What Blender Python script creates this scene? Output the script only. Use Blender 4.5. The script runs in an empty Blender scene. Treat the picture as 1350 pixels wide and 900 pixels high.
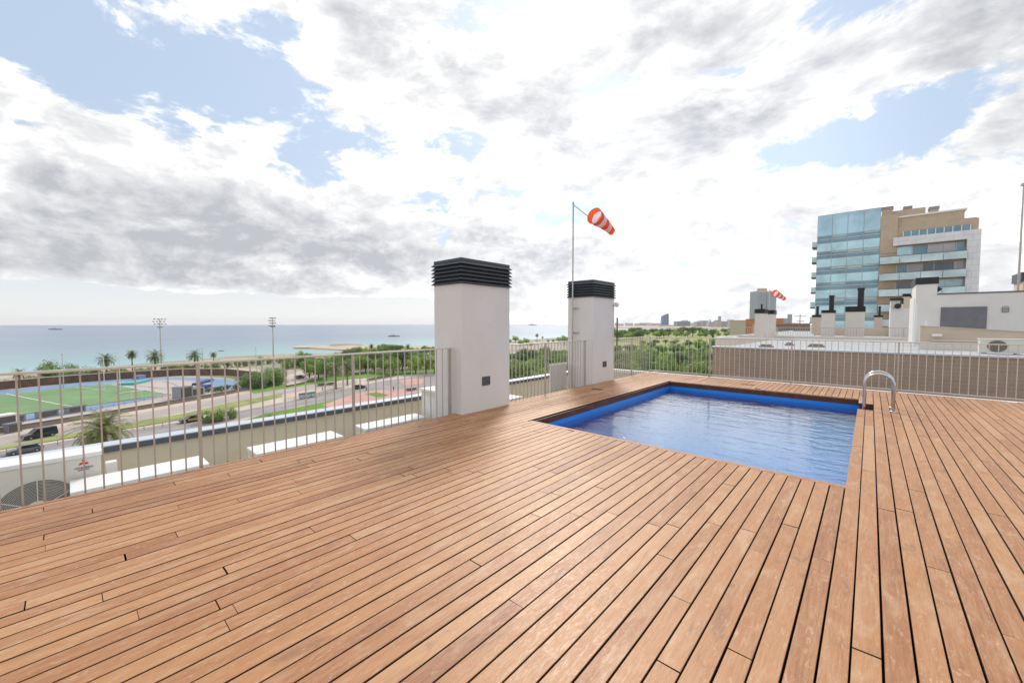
import bpy, bmesh, math, random
from mathutils import Vector, Matrix
R = math.radians
random.seed(7)
sc = bpy.context.scene
col = sc.collection
# ------------------------------------------------------------------ camera numbers
F = 525.; H = 1.5; CX, CY = 675., 450.
TH = math.atan(23 / F); AL = math.atan(472 / F)
def ray(u, v):
    x = (u - CX) / F; y = -(v - CY) / F
    f = Vector((-math.sin(AL) * math.cos(TH), math.cos(AL) * math.cos(TH), -math.sin(TH)))
    r = Vector((math.cos(AL), math.sin(AL), 0))
    return f + x * r + y * r.cross(f)
def G(u, v, z=-22.):                      # where a measured direction meets level z
    d = ray(u, v); t = (z - H) / d.z
    return Vector((t * d.x, t * d.y, z))
def AY(u, v, Y):
    d = ray(u, v); t = Y / d.y
    return Vector((t * d.x, Y, H + t * d.z))
def AX(u, v, X):
    d = ray(u, v); t = X / d.x
    return Vector((X, t * d.y, H + t * d.z))
# ------------------------------------------------------------------ materials
class S:                                   # tiny node-math wrapper
    def __init__(s, nt, sock): s.nt = nt; s.s = sock
    def _m(s, op, *o, clamp=False):
        n = s.nt.nodes.new('ShaderNodeMath'); n.operation = op; n.use_clamp = clamp
        for i, x in enumerate((s,) + o):
            if isinstance(x, S): s.nt.links.new(x.s, n.inputs[i])
            else: n.inputs[i].default_value = x
        return S(s.nt, n.outputs[0])
    def __add__(s, o): return s._m('ADD', o)
    def __sub__(s, o): return s._m('SUBTRACT', o)
    def __mul__(s, o): return s._m('MULTIPLY', o)
    def __truediv__(s, o): return s._m('DIVIDE', o)
    def neg(s): return s._m('MULTIPLY', -1.)
    def f(s, op, *o): return s._m(op, *o)
    def step(s, a, b, lo=0., hi=1.):
        n = s.nt.nodes.new('ShaderNodeMapRange'); n.interpolation_type = 'SMOOTHSTEP'
        s.nt.links.new(s.s, n.inputs['Value'])
        n.inputs['From Min'].default_value = a; n.inputs['From Max'].default_value = b
        n.inputs['To Min'].default_value = lo; n.inputs['To Max'].default_value = hi
        return S(s.nt, n.outputs['Result'])
def new_mat(name):
    m = bpy.data.materials.new(name); m.use_nodes = True
    return m, m.node_tree, m.node_tree.nodes['Principled BSDF']
def noise(nt, scale, detail=4, rough=.55, vec=None, dist=0.):
    n = nt.nodes.new('ShaderNodeTexNoise'); n.inputs['Scale'].default_value = scale
    n.inputs['Detail'].default_value = detail; n.inputs['Roughness'].default_value = rough
    n.inputs['Distortion'].default_value = dist
    if vec is not None: nt.links.new(vec, n.inputs['Vector'])
    return n
def ramp(nt, fac, stops):
    r = nt.nodes.new('ShaderNodeValToRGB')
    e = r.color_ramp.elements
    while len(e) < len(stops): e.new(.5)
    for i, (p, c) in enumerate(stops): e[i].position = p; e[i].color = (*c, 1)
    nt.links.new(fac, r.inputs['Fac']); return r.outputs['Color']
def mixc(nt, fac, a, b, mode='MIX'):
    n = nt.nodes.new('ShaderNodeMix'); n.data_type = 'RGBA'; n.blend_type = mode
    for k, x in ((0, fac), (6, a), (7, b)):
        if isinstance(x, (int, float)): n.inputs[k].default_value = x
        elif isinstance(x, tuple): n.inputs[k].default_value = (*x, 1)
        else: nt.links.new(x.s if isinstance(x, S) else x, n.inputs[k])
    return n.outputs[2]
def geo_pos(nt): return nt.nodes.new('ShaderNodeNewGeometry').outputs['Position']
def mapping(nt, vec, scale=(1, 1, 1), rot=(0, 0, 0)):
    n = nt.nodes.new('ShaderNodeMapping'); n.inputs['Scale'].default_value = scale
    n.inputs['Rotation'].default_value = rot
    nt.links.new(vec, n.inputs['Vector']); return n.outputs[0]
def bump(nt, h, strength, dist, b):
    n = nt.nodes.new('ShaderNodeBump'); n.inputs['Strength'].default_value = strength
    n.inputs['Distance'].default_value = dist
    nt.links.new(h.s if isinstance(h, S) else h, n.inputs['Height']); nt.links.new(n.outputs[0], b.inputs['Normal'])
    return n
_c = {}
def mat(name, c, rough=.6, metal=0., var=.12, scale=3., bumpy=0., spec=.5):
    """surface with a patchy tone of its own"""
    if name in _c: return _c[name]
    m, nt, b = new_mat(name)
    tc = nt.nodes.new('ShaderNodeTexCoord').outputs['Object']
    n = noise(nt, scale, 6, .6, tc)
    lo = tuple(x * (1 - var) for x in c); hi = tuple(min(1, x * (1 + var)) for x in c)
    nt.links.new(ramp(nt, n.outputs[0], [(.3, lo), (.7, hi)]), b.inputs['Base Color'])
    b.inputs['Roughness'].default_value = rough; b.inputs['Metallic'].default_value = metal
    b.inputs['Specular IOR Level'].default_value = spec
    if bumpy:
        n2 = noise(nt, scale * 12, 4, .6, tc); bump(nt, n2.outputs[0], bumpy, .01, b)
    _c[name] = m; return m

def wood_mat(name, dark=False):
    m, nt, b = new_mat(name)
    at = nt.nodes.new('ShaderNodeAttribute'); at.attribute_name = 'board'
    pos = geo_pos(nt)
    add = nt.nodes.new('ShaderNodeVectorMath'); add.operation = 'MULTIPLY_ADD'
    nt.links.new(at.outputs['Color'], add.inputs[0]); add.inputs[1].default_value = (37, 61, 23); nt.links.new(pos, add.inputs[2])
    v = add.outputs[0]
    sep = nt.nodes.new('ShaderNodeSeparateColor'); nt.links.new(at.outputs['Color'], sep.inputs[0])
    grain = noise(nt, 1, 7, .62, mapping(nt, v, (75, 4.0, 20)), .6)
    fine = noise(nt, 1, 5, .65, mapping(nt, v, (260, 12, 60)))
    patch = noise(nt, 1, 6, .6, mapping(nt, v, (9, 2.6, 5)), .9)
    scuff = noise(nt, 1, 9, .72, mapping(nt, v, (44, 13, 20)), 1.4)
    big = noise(nt, .55, 4, .5, pos)
    base = ramp(nt, S(nt, sep.outputs[0]).s, [(0., (.36, .124, .043)), (.3, (.47, .193, .070)), (.65, (.58, .266, .100)), (1., (.66, .348, .155))])
    gr = S(nt, grain.outputs[0]).step(.36, .68)
    c1 = mixc(nt, gr * .42, base, (.70, .42, .225))
    pa = S(nt, patch.outputs[0]).step(.50, .72)
    c2 = mixc(nt, pa * .50, c1, (.76, .51, .30))
    pd = S(nt, patch.outputs[0]).step(.46, .28)
    c3 = mixc(nt, pd * .5, c2, (.27, .120, .070))
    sf = S(nt, scuff.outputs[0]).step(.53, .68)
    c4 = mixc(nt, sf * .5, c3, (.86, .69, .51))
    ff = S(nt, fine.outputs[0]).step(.35, .6)
    c5 = mixc(nt, ff * .34 , mixc(nt, .34, c4, (.12, .06, .035), 'MULTIPLY'), c4)
    bg = S(nt, big.outputs[0]).step(.35, .65)
    c6 = mixc(nt, bg * .3, c5, mixc(nt, 1., c5, (.88, .74, .66), 'MULTIPLY'))
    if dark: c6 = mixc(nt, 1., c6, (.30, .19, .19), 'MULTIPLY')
    nt.links.new(c6, b.inputs['Base Color'])
    rr = S(nt, scuff.outputs[0]).step(.3, .7, .40, .60)
    nt.links.new(rr.s, b.inputs['Roughness'])
    b.inputs['Specular IOR Level'].default_value = .46
    h = S(nt, grain.outputs[0]) * .6 + S(nt, fine.outputs[0]) * .4
    bump(nt, h, .25, .003, b)
    return m
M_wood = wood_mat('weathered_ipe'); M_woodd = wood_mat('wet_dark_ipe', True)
M_black = mat('black_gap_shade', (.012, .011, .010), .9)
M_metal = mat('galvanised_rail', (.52, .475, .425), .45, .55, .10, 6)
M_metal_lit = mat('lit_galvanised_rail', (.66, .62, .55), .42, .55, .08, 6)  # same rail metal, coloured lighter where light catches back bars and top rails
M_steel = mat('polished_steel', (.62, .62, .63), .22, 1., .04, 4)
def render_mat():
    m, nt, b = new_mat('grey_white_render'); pos = geo_pos(nt)
    n1 = noise(nt, 1.1, 5, .6, pos); n2 = noise(nt, 1, 6, .65, mapping(nt, pos, (7, 7, .8))); n3 = noise(nt, 5, 7, .7, pos)
    c = ramp(nt, n1.outputs[0], [(.3, (.73, .69, .65)), (.7, (.785, .75, .71))])
    c = mixc(nt, S(nt, n2.outputs[0]).step(.52, .75) * .10, c, (.52, .485, .45)); c = mixc(nt, S(nt, n3.outputs[0]).step(.58, .75) * .25, c, (.56, .52, .48))
    nt.links.new(c, b.inputs['Base Color']); b.inputs['Roughness'].default_value = .88
    bump(nt, noise(nt, 60, 4, .6, pos).outputs[0], .25, .006, b); return m
M_render = render_mat()
M_louver = mat('anthracite_louvre', (.060, .066, .074), .42, .2, .10, 5)
M_blackpaint = mat('black_paint', (.014, .014, .015), .5)
M_olive = mat('beige_parapet_render', (.70, .63, .47), .85, 0, .07, 1.5, .15)
M_coping = mat('blue_grey_coping', (.60, .64, .70), .45, .3, .05, 2)
M_copdark = mat('dark_coping_edge', (.10, .11, .125), .6, 0, .15, 4)
M_white = mat('white_enamel', (.82, .81, .78), .4, 0, .03, 3)
M_acbeige = mat('ivory_unit_casing', (.72, .69, .61), .5, 0, .03, 2)
M_dark = mat('dark_grille', (.10, .095, .085), .6)
M_red = mat('red_mark', (.62, .03, .03), .5)
def cloth(name, c):
    m, nt, b = new_mat(name); pos = geo_pos(nt); n = noise(nt, 9, 4, .6, pos)
    cc = ramp(nt, n.outputs[0], [(.3, tuple(x * .88 for x in c)), (.7, c)]); nt.links.new(cc, b.inputs['Base Color']); b.inputs['Roughness'].default_value = .75
    t = nt.nodes.new('ShaderNodeBsdfTranslucent'); nt.links.new(cc, t.inputs[0]); mx = nt.nodes.new('ShaderNodeMixShader'); mx.inputs[0].default_value = .45
    nt.links.new(b.outputs[0], mx.inputs[1]); nt.links.new(t.outputs[0], mx.inputs[2]); nt.links.new(mx.outputs[0], nt.nodes['Material Output'].inputs[0]); return m
M_orange = cloth('orange_red_cloth', (.98, .14, .045))
M_orange2 = mat('faded_orange_cloth', (.80, .22, .05), .7)
M_wcloth = cloth('white_cloth', (.86, .84, .86))
M_sandwall = mat('peach_render', (.60, .49, .38), .85, 0, .08, .8, .1)
M_cream = mat('cream_render', (.72, .655, .59), .85, 0, .06, .8, .1)
M_gravel = mat('roof_gravel', (.42, .43, .43), .9, 0, .35, 9, .4)
M_palegravel = mat('pale_roof_sheet', (.42, .42, .42), .85, 0, .2, 2)
M_shutter = mat('grey_shutter', (.20, .20, .22), .5, .2)
M_trunk = mat('bark', (.16, .11, .075), .9, 0, .3, 8, .3)
M_asph = mat('asphalt', (.31, .275, .27), .9, 0, .15, .3)
M_asph2 = mat('worn_asphalt', (.42, .36, .32), .9, 0, .15, .15)
M_pave = mat('pink_grey_paving', (.56, .46, .38), .9, 0, .12, .2)
M_sand = mat('sand', (.55, .42, .29), .95, 0, .15, .05)
M_redpave = mat('red_cycle_surface', (.55, .31, .27), .9, 0, .15, .25)
M_turf = mat('pitch_turf', (.17, .28, .12), .9, 0, .22, .07)
M_grass = mat('lawn', (.14, .26, .035), .95, 0, .3, .25)
M_dry = mat('dry_verge', (.27, .30, .09), .95, 0, .3, .3)
M_track = mat('blue_track', (.20, .30, .46), .85, 0, .1, .15)
M_infield = mat('beige_infield', (.50, .42, .36), .9, 0, .1, .1)
M_line = mat('white_line', (.75, .75, .72), .8)
M_brownwall = mat('brown_boundary_wall', (.17, .105, .075), .9, 0, .35, .4)
M_terra = mat('orange_tiles', (.55, .22, .12), .85, 0, .15, .3)
M_carglass = mat('car_glass', (.02, .025, .03), .08)
M_tyre = mat('tyre', (.02, .02, .02), .85)
M_chrome = mat('wheel_rim', (.45, .45, .46), .3, .8)
M_skin = mat('skin', (.45, .28, .2), .6)
M_cloth1 = mat('dark_clothes', (.03, .035, .05), .85)
M_cloth2 = mat('grey_clothes', (.15, .13, .13), .85)
M_lampw = mat('lamp_housing', (.55, .55, .55), .4, .5)

def leaf_mat(name, a, b_, tr=.25):
    m, nt, b = new_mat(name)
    at = nt.nodes.new('ShaderNodeAttribute'); at.attribute_name = 'leaf'
    sep = nt.nodes.new('ShaderNodeSeparateColor'); nt.links.new(at.outputs['Color'], sep.inputs[0])
    oi = nt.nodes.new('ShaderNodeObjectInfo')
    f = (S(nt, sep.outputs[0]) * .75 + S(nt, oi.outputs['Random']) * .25)
    c = ramp(nt, f.s, [(0, a), (1, b_)])
    nt.links.new(c, b.inputs['Base Color']); b.inputs['Roughness'].default_value = .55
    b.inputs['Specular IOR Level'].default_value = .3
    t = nt.nodes.new('ShaderNodeBsdfTranslucent'); nt.links.new(c, t.inputs[0])
    mx = nt.nodes.new('ShaderNodeMixShader'); mx.inputs[0].default_value = tr
    nt.links.new(b.outputs[0], mx.inputs[1]); nt.links.new(t.outputs[0], mx.inputs[2])
    nt.links.new(mx.outputs[0], nt.nodes['Material Output'].inputs[0])
    return m
M_leaf = leaf_mat('broad_leaves', (.13, .23, .06), (.37, .48, .16))
M_leafy = leaf_mat('light_leaves', (.23, .35, .07), (.50, .60, .18))
M_leafd = leaf_mat('dark_needles', (.09, .16, .07), (.22, .30, .13))
M_palm = leaf_mat('palm_fronds', (.10, .15, .045), (.30, .31, .12))
M_palmold = mat('palm_bark', (.22, .15, .09), .95, 0, .3, 6)

def brick_mat(name, c1, c2, mortar, sx, sz, axis='XZ', msize=.08):
    m, nt, b = new_mat(name)
    pos = geo_pos(nt)
    s3 = nt.nodes.new('ShaderNodeSeparateXYZ'); nt.links.new(pos, s3.inputs[0])
    cb = nt.nodes.new('ShaderNodeCombineXYZ')
    nt.links.new((S(nt, s3.outputs['X']) + S(nt, s3.outputs['Y'])).s, cb.inputs[0]); nt.links.new(s3.outputs['Z'], cb.inputs[1])
    br = nt.nodes.new('ShaderNodeTexBrick'); nt.links.new(cb.outputs[0], br.inputs['Vector'])
    br.inputs['Color1'].default_value = (*c1, 1); br.inputs['Color2'].default_value = (*c2, 1); br.inputs['Mortar'].default_value = (*mortar, 1)
    br.inputs['Scale'].default_value = 1; br.inputs['Brick Width'].default_value = sx; br.inputs['Row Height'].default_value = sz
    br.inputs['Mortar Size'].default_value = msize * sz; br.inputs['Mortar Smooth'].default_value = .3
    n = noise(nt, 1.3, 6, .6, mapping(nt, pos, (1, 1, .5)))
    st = S(nt, n.outputs[0]).step(.35, .65)
    c = mixc(nt, st * .45, br.outputs[0], mixc(nt, 1., br.outputs[0], (.78, .82, .9), 'MULTIPLY'))
    nt.links.new(c, b.inputs['Base Color']); b.inputs['Roughness'].default_value = .85
    bump(nt, S(nt, br.outputs['Fac']).neg(), .5, .008, b)
    return m
M_brick = brick_mat('brown_brick', (.37, .265, .20), (.33, .24, .18), (.43, .33, .26), .45, .10)
M_beigeclad = brick_mat('beige_cladding', (.60, .47, .34), (.56, .44, .315), (.47, .37, .27), 1.2, .3, 'XZ', .05)
M_whiteclad = brick_mat('white_cladding', (.80, .80, .80), (.77, .775, .785), (.55, .56, .58), 2.4, 1.1, 'XZ', .03)

def glass_mat(name, c, rough=.12, metal=.0):
    m, nt, b = new_mat(name)
    pos = geo_pos(nt)
    n = noise(nt, .35, 3, .5, pos)
    lo = tuple(x * .8 for x in c); hi = tuple(min(1, x * 1.15) for x in c)
    nt.links.new(ramp(nt, n.outputs[0], [(.35, lo), (.65, hi)]), b.inputs['Base Color'])
    b.inputs['Roughness'].default_value = rough; b.inputs['Metallic'].default_value = metal
    b.inputs['IOR'].default_value = 1.7
    n2 = noise(nt, .8, 2, .5, pos); bump(nt, n2.outputs[0], .05, .2, b)
    return m
M_gpale = glass_mat('pale_teal_spandrel', (.50, .76, .84), .25)
M_gblue = glass_mat('blue_teal_panel', (.42, .66, .80), .25)
M_gvis = glass_mat('vision_glass', (.15, .29, .37), .06)
M_gdark = glass_mat('dark_window', (.10, .13, .15), .06)
M_gbal = glass_mat('balustrade_glass', (.52, .67, .69), .15)

# ------------------------------------------------------------------ mesh helpers
class MB:
    def __init__(s): s.v = []; s.f = []; s.m = []; s.cur = 0; s.attr = None
    def add(s, vs, fs):
        o = len(s.v); s.v += [tuple(v) for v in vs]
        s.f += [tuple(i + o for i in f) for f in fs]; s.m += [s.cur] * len(fs); return o
    def box(s, x0, x1, y0, y1, z0, z1):
        s.add([(x0, y0, z0), (x1, y0, z0), (x1, y1, z0), (x0, y1, z0), (x0, y0, z1), (x1, y0, z1), (x1, y1, z1), (x0, y1, z1)],
              [(0, 3, 2, 1), (4, 5, 6, 7), (0, 1, 5, 4), (1, 2, 6, 5), (2, 3, 7, 6), (3, 0, 4, 7)])
    def cbox(s, cx, cy, cz, sx, sy, sz): s.box(cx - sx / 2, cx + sx / 2, cy - sy / 2, cy + sy / 2, cz - sz / 2, cz + sz / 2)
    def tube(s, pts, rads, n=8, caps=True):
        pts = [Vector(p) for p in pts]
        if isinstance(rads, (int, float)): rads = [rads] * len(pts)
        rings = []; up = None
        for i, p in enumerate(pts):
            d = (pts[min(i + 1, len(pts) - 1)] - pts[max(i - 1, 0)]).normalized()
            if up is None: up = Vector((0, 0, 1)) if abs(d.z) < .9 else Vector((1, 0, 0))
            a = d.cross(up).normalized(); b = a.cross(d).normalized(); up = b
            rings.append([p + (a * math.cos(t) + b * math.sin(t)) * rads[i] for t in [2 * math.pi * k / n for k in range(n)]])
        vs = [v for r in rings for v in r]; fs = []
        for i in range(len(pts) - 1):
            for k in range(n):
                fs.append((i * n + k, i * n + (k + 1) % n, (i + 1) * n + (k + 1) % n, (i + 1) * n + k))
        if caps: fs += [tuple(range(n))[::-1], tuple((len(pts) - 1) * n + k for k in range(n))]
        s.add(vs, fs)
    def prism(s, poly, axis, a, b):        # poly of 2D points extruded on an axis
        def P(p, t): return {'x': (t, p[0], p[1]), 'y': (p[0], t, p[1]), 'z': (p[0], p[1], t)}[axis]
        n = len(poly)
        s.add([P(p, a) for p in poly] + [P(p, b) for p in poly],
              [tuple(range(n)), tuple(range(2 * n - 1, n - 1, -1))] + [(i, i + n, (i + 1) % n + n, (i + 1) % n) for i in range(n)])
    def build(s, name, mats, parent=None, smooth=False, bevel=0., up=False):
        me = bpy.data.meshes.new(name); me.from_pydata(s.v, [], s.f); me.update()
        if not isinstance(mats, (list, tuple)): mats = [mats]
        for m in mats: me.materials.append(m)
        me.polygons.foreach_set('material_index', s.m)
        bm = bmesh.new(); bm.from_mesh(me); bmesh.ops.recalc_face_normals(bm, faces=bm.faces)
        if up:
            for f in bm.faces:
                if f.normal.z < 0: f.normal_flip()
        if bevel: bmesh.ops.bevel(bm, geom=bm.edges[:], offset=bevel, segments=2, affect='EDGES', profile=.6)
        bm.to_mesh(me); bm.free()
        if smooth: me.shade_smooth()
        o = bpy.data.objects.new(name, me); col.objects.link(o)
        if parent is not None: o.parent = parent
        return o
def B(name, m, parent, *a, bevel=0.):
    b = MB(); b.box(*a); return b.build(name, m, parent, bevel=bevel)
def tag(o, label=None, cat=None, group=None, kind=None):
    if label: o['label'] = label
    if cat: o['category'] = cat
    if group: o['group'] = group
    if kind: o['kind'] = kind
    return o
def empty(name, loc, label, cat, group=None, rz=0.):
    o = bpy.data.objects.new(name, None); col.objects.link(o); o.location = loc; o.rotation_euler.z = rz
    o.empty_display_size = .2
    return tag(o, label, cat, group)
def struct(o): o['kind'] = 'structure'; return o
def kids(o): return [c for c in bpy.data.objects if c.parent == o]
def copy_tree(o, loc=None, rz=None, label=None, scale=None, parent=None, src=None):
    c = o.copy(); col.objects.link(c); c.parent = parent
    if loc is not None: c.location = loc
    if rz is not None: c.rotation_euler.z = rz
    if scale is not None: c.scale = (scale,) * 3 if isinstance(scale, (int, float)) else scale
    if label: c['label'] = label
    for ch in (src or kids(o)):
        d = ch.copy(); col.objects.link(d); d.parent = c
        for g in kids(ch):
            e = g.copy(); col.objects.link(e); e.parent = d
    return c

# ------------------------------------------------------------------ DECK
XL, YB = -5.15, 12.14
PX0, PX1, PY0, PY1 = -3.88, -0.110, 4.78, 10.52
PITCH, GAP, G0 = .108, .0090, -.0225
deck = MB(); bcol = []
def board(x0, x1, y0, y1, z=0.):
    c = .0018; h = .022
    dz = random.uniform(-.0012, .0012); t1 = random.uniform(-.0008, .0008); z += dz
    pr = [(x0, -h), (x1, -h), (x1, -c), (x1 - c, t1), (x0 + c, -t1), (x0, -c)]
    vs = [(p[0], y0, z + p[1]) for p in pr] + [(p[0], y1, z + p[1]) for p in pr]
    deck.add(vs, [(0, 1, 2, 3, 4, 5), (11, 10, 9, 8, 7, 6)] + [(i, i + 6, (i + 1) % 6 + 6, (i + 1) % 6) for i in range(6)])
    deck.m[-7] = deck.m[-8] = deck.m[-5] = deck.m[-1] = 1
    r = random.random(); r = r if random.random() > .14 else random.uniform(0, .18); r = .5 + (r - .5) * .85
    bcol.extend([(min(1, max(0, random.gauss(.55, .19))), r, random.random(), 1)] * 12)
def run(x0, x1, y0, y1, off):
    y = off
    while y < y1:
        L = random.choice((1.55, 2.15, 2.45, 2.75, 3.05))
        a, b = max(y, y0), min(y + L, y1)
        if b - a > .12:
            g = random.choice((.0008, .0012, .003, .005))
            board(x0, x1, a + (g if a > y0 else 0), b - (g if b < y1 else 0))
        elif b > a and b < y1: pass
        y += L
k = -48
while True:
    x0 = G0 + k * PITCH + GAP / 2; x1 = G0 + (k + 1) * PITCH - GAP / 2
    k += 1
    if x0 > 7.5: break
    if x1 < XL: continue
    x0 = max(x0, XL)
    w = random.uniform(-.0012, .0012); x0 += w
    if x1 - x0 < .02: continue
    off = -4 - random.random() * 3
    if x1 > PX0 and x0 < PX1 - .02:
        run(x0, x1, -3.5, PY0 - .078, off); run(x0, x1, PY1 + .078, YB, off)
    elif x0 > PX1 - .02 and x0 < .03:         # edge boards beside the ladder recess
        run(x0, x1, -3.5, 9.305, off); run(x0, x1, 10.01, YB, off)
    else: run(x0, x1, -3.5, YB, off)
# border boards round the pool, laid across
def xboard(x0, x1, y0, y1):
    n0 = len(deck.v); c = .0018; h = .022
    pr = [(y0, -h), (y1, -h), (y1, -c), (y1 - c, 0), (y0 + c, 0), (y0, -c)]
    deck.add([(x0, p[0], p[1]) for p in pr] + [(x1, p[0], p[1]) for p in pr],
             [(0, 1, 2, 3, 4, 5), (11, 10, 9, 8, 7, 6)] + [(i, i + 6, (i + 1) % 6 + 6, (i + 1) % 6) for i in range(6)])
    bcol.extend([(random.random() * .6 + .2, random.random(), random.random(), 1)] * 12)
for a, b in ((PX0, -1.9), (-1.897, -.0262)): xboard(a, b, PY0 - .073, PY0 - .002)
for a, b in ((PX0, -2.1), (-2.097, -.0262)): xboard(a, b, PY1 + .002, PY1 + .073)
o = deck.build('deck', [M_wood, mat('dirty_shaded_board_edge', (.05, .028, .018), .9)])  # board sides darkened for dirt and to paint shade into the gaps
a = o.data.color_attributes.new('board', 'FLOAT_COLOR', 'POINT')
a.data.foreach_set('color', [x for c in bcol for x in c]); struct(o)
def ysheet(name, m, polys, z):
    b = MB()
    for x0, x1, y0, y1 in polys: b.add([(x0, y0, z), (x1, y0, z), (x1, y1, z), (x0, y1, z)], [(0, 1, 2, 3)])
    return b
# black slab under the boards, coloured as the shade in the gaps
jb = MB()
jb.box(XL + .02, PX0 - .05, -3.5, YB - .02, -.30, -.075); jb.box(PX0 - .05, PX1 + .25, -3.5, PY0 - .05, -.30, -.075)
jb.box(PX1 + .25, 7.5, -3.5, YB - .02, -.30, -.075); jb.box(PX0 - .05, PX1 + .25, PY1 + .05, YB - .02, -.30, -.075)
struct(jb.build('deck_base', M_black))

# ------------------------------------------------------------------ POOL
WZ = -.205; PB = -1.15; FZ = -.125
pool = empty('swimming_pool', ((PX0 + PX1) / 2, (PY0 + PY1) / 2, 0), 'rectangular swimming pool with bright blue lining sunk into the wooden deck', 'swimming pool')
pl = pool.location
def L_(x0, x1, y0, y1, z0, z1): return (x0 - pl.x, x1 - pl.x, y0 - pl.y, y1 - pl.y, z0, z1)
NX = .10; NY0, NY1 = 9.31, 10.005
t = .03
fa = MB()
for q in ((PX0 - t, PX0, PY0 - t, PY1 + t, FZ, -.024), (PX0, PX1 + t, PY1, PY1 + t, FZ, -.024), (PX0, PX1 + t, PY0 - t, PY0, FZ, -.024),
          (PX1, PX1 + t, PY0, NY0, FZ, -.024), (PX1, PX1 + t, NY1, PY1, FZ, -.024), (PX1 + t, NX + t, NY1, NY1 + t, FZ, -.024),
          (PX1 + t, NX + t, NY0 - t, NY0, FZ, -.024), (NX, NX + t, NY0, NY1, FZ, -.024)):
    fa.box(*L_(*q))
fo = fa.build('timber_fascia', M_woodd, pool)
m, nt, b = new_mat('blue_pool_liner')
tile = nt.nodes.new('ShaderNodeTexNoise'); tile.inputs['Scale'].default_value = 2.
nt.links.new(ramp(nt, tile.outputs[0], [(.3, (.010, .22, .70)), (.7, (.016, .26, .79))]), b.inputs['Base Color'])
b.inputs['Roughness'].default_value = .35
lin = MB()
e = .012
def wall_(x0, x1, y0, y1): lin.box(*L_(x0, x1, y0, y1, PB, FZ - .001))
wall_(PX0 - .2, PX0 - .001, PY0 - .2, PY1 + .2); wall_(PX0, PX1 + .4, PY1 + .001, PY1 + .2); wall_(PX0, PX1 + .4, PY0 - .2, PY0 - .001)
wall_(PX1 + .001, PX1 + .4, PY0, NY0 - .001); wall_(PX1 + .001, PX1 + .4, NY1 + .001, PY1); wall_(NX + .001, PX1 + .4, NY0, NY1)
lo = lin.build('pool_liner', m, pool)
B('pool_floor', mat('brightened_blue_floor', (.03, .42, .98), .5, 0, .06, 1.5), pool, *L_(PX0 - .2, PX1 + .4, PY0 - .2, PY1 + .2, PB - .1, PB - .001))  # floor coloured brighter than the liner in place of light scattered by water
st = MB()
for i in range(3): st.box(*L_(PX1 - .55, PX1 - .02, 9.45, 9.95, -.75 - i * .28, -.71 - i * .28))
# water: fresnel reflection over a clear tinted body, wind ripples
m, nt, b = new_mat('pool_water_surface')
nt.nodes.remove(b)
pos = geo_pos(nt)
n1 = noise(nt, 1, 3, .5, mapping(nt, pos, (2.2, 5.0, 1), (0, 0, R(20))), .6)
n2 = noise(nt, 1, 3, .55, mapping(nt, pos, (8, 17, 1), (0, 0, R(12))), .8)
n3 = noise(nt, .7, 2, .5, pos)
calm = S(nt, n3.outputs[0]).step(.36, .62, .45, 1.)
hh = S(nt, n1.outputs[0]) * .75 + S(nt, n2.outputs[0]) * .22 * calm
bp = nt.nodes.new('ShaderNodeBump'); bp.inputs['Strength'].default_value = .6; bp.inputs['Distance'].default_value = .03
nt.links.new(hh.s, bp.inputs['Height'])
gl = nt.nodes.new('ShaderNodeBsdfGlossy'); gl.inputs['Roughness'].default_value = .03; nt.links.new(bp.outputs[0], gl.inputs['Normal'])
trn = nt.nodes.new('ShaderNodeBsdfRefraction'); trn.inputs[0].default_value = (.90, .985, 1, 1); trn.inputs['IOR'].default_value = 1.33; trn.inputs['Roughness'].default_value = 0.; nt.links.new(bp.outputs[0], trn.inputs['Normal'])
fr = nt.nodes.new('ShaderNodeFresnel'); fr.inputs[0].default_value = 1.45
mx = nt.nodes.new('ShaderNodeMixShader'); nt.links.new((S(nt, fr.outputs[0]) * 1.9).f('MINIMUM', .7).s, mx.inputs[0]); nt.links.new(trn.outputs[0], mx.inputs[1]); nt.links.new(gl.outputs[0], mx.inputs[2])
nt.links.new(mx.outputs[0], nt.nodes['Material Output'].inputs[0])
wb = MB(); x0, x1, y0, y1 = PX0 - pl.x, PX1 - pl.x, PY0 - pl.y, PY1 - pl.y
wb.add([(x0, y0, WZ), (x1, y0, WZ), (x1, y1, WZ), (x0, y1, WZ)], [(0, 1, 2, 3)])
wb.add([(x1, NY0 - pl.y, WZ), (NX - pl.x, NY0 - pl.y, WZ), (NX - pl.x, NY1 - pl.y, WZ), (x1, NY1 - pl.y, WZ)], [(0, 1, 2, 3)])
wb.build('pool_water', m, pool, up=True)

# pool ladder
lad = empty('pool_ladder', (.13, 9.60, 0), 'polished steel pool ladder with two arched handrails at the far right corner of the pool', 'pool ladder')
for yy in (9.37, 9.84):
    hb = MB(); xa, xb = -.045, .335; pts = [(xa - .13, yy - 9.60, -1.05), (xa - .13, yy - 9.60, .20)]
    r = (xb - xa) / 2; zc = .635 - r
    pts.append((xa - .13, yy - 9.60, zc * .8))
    for k in range(0, 17):
        t_ = math.pi - math.pi * k / 16
        pts.append(((xa + xb) / 2 + r * math.cos(t_) - .13, yy - 9.60, zc + r * math.sin(t_)))
    pts.append((xb - .13, yy - 9.60, .0))
    hb.tube(pts, .0215, 14); hr = hb.build('handrail', M_steel, lad, smooth=True)
    fb = MB(); fb.tube([(xb - .13, yy - 9.6, .001), (xb - .13, yy - 9.6, .012), (xb - .13, yy - 9.6, .02)], [.048, .046, .026], 18); fb.build('floor_flange', M_steel, hr, smooth=True)
for i in range(3):
    B('step', M_steel, lad, -.235, -.155, -.22, .23, -.42 - .26 * i, -.39 - .26 * i)

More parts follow.
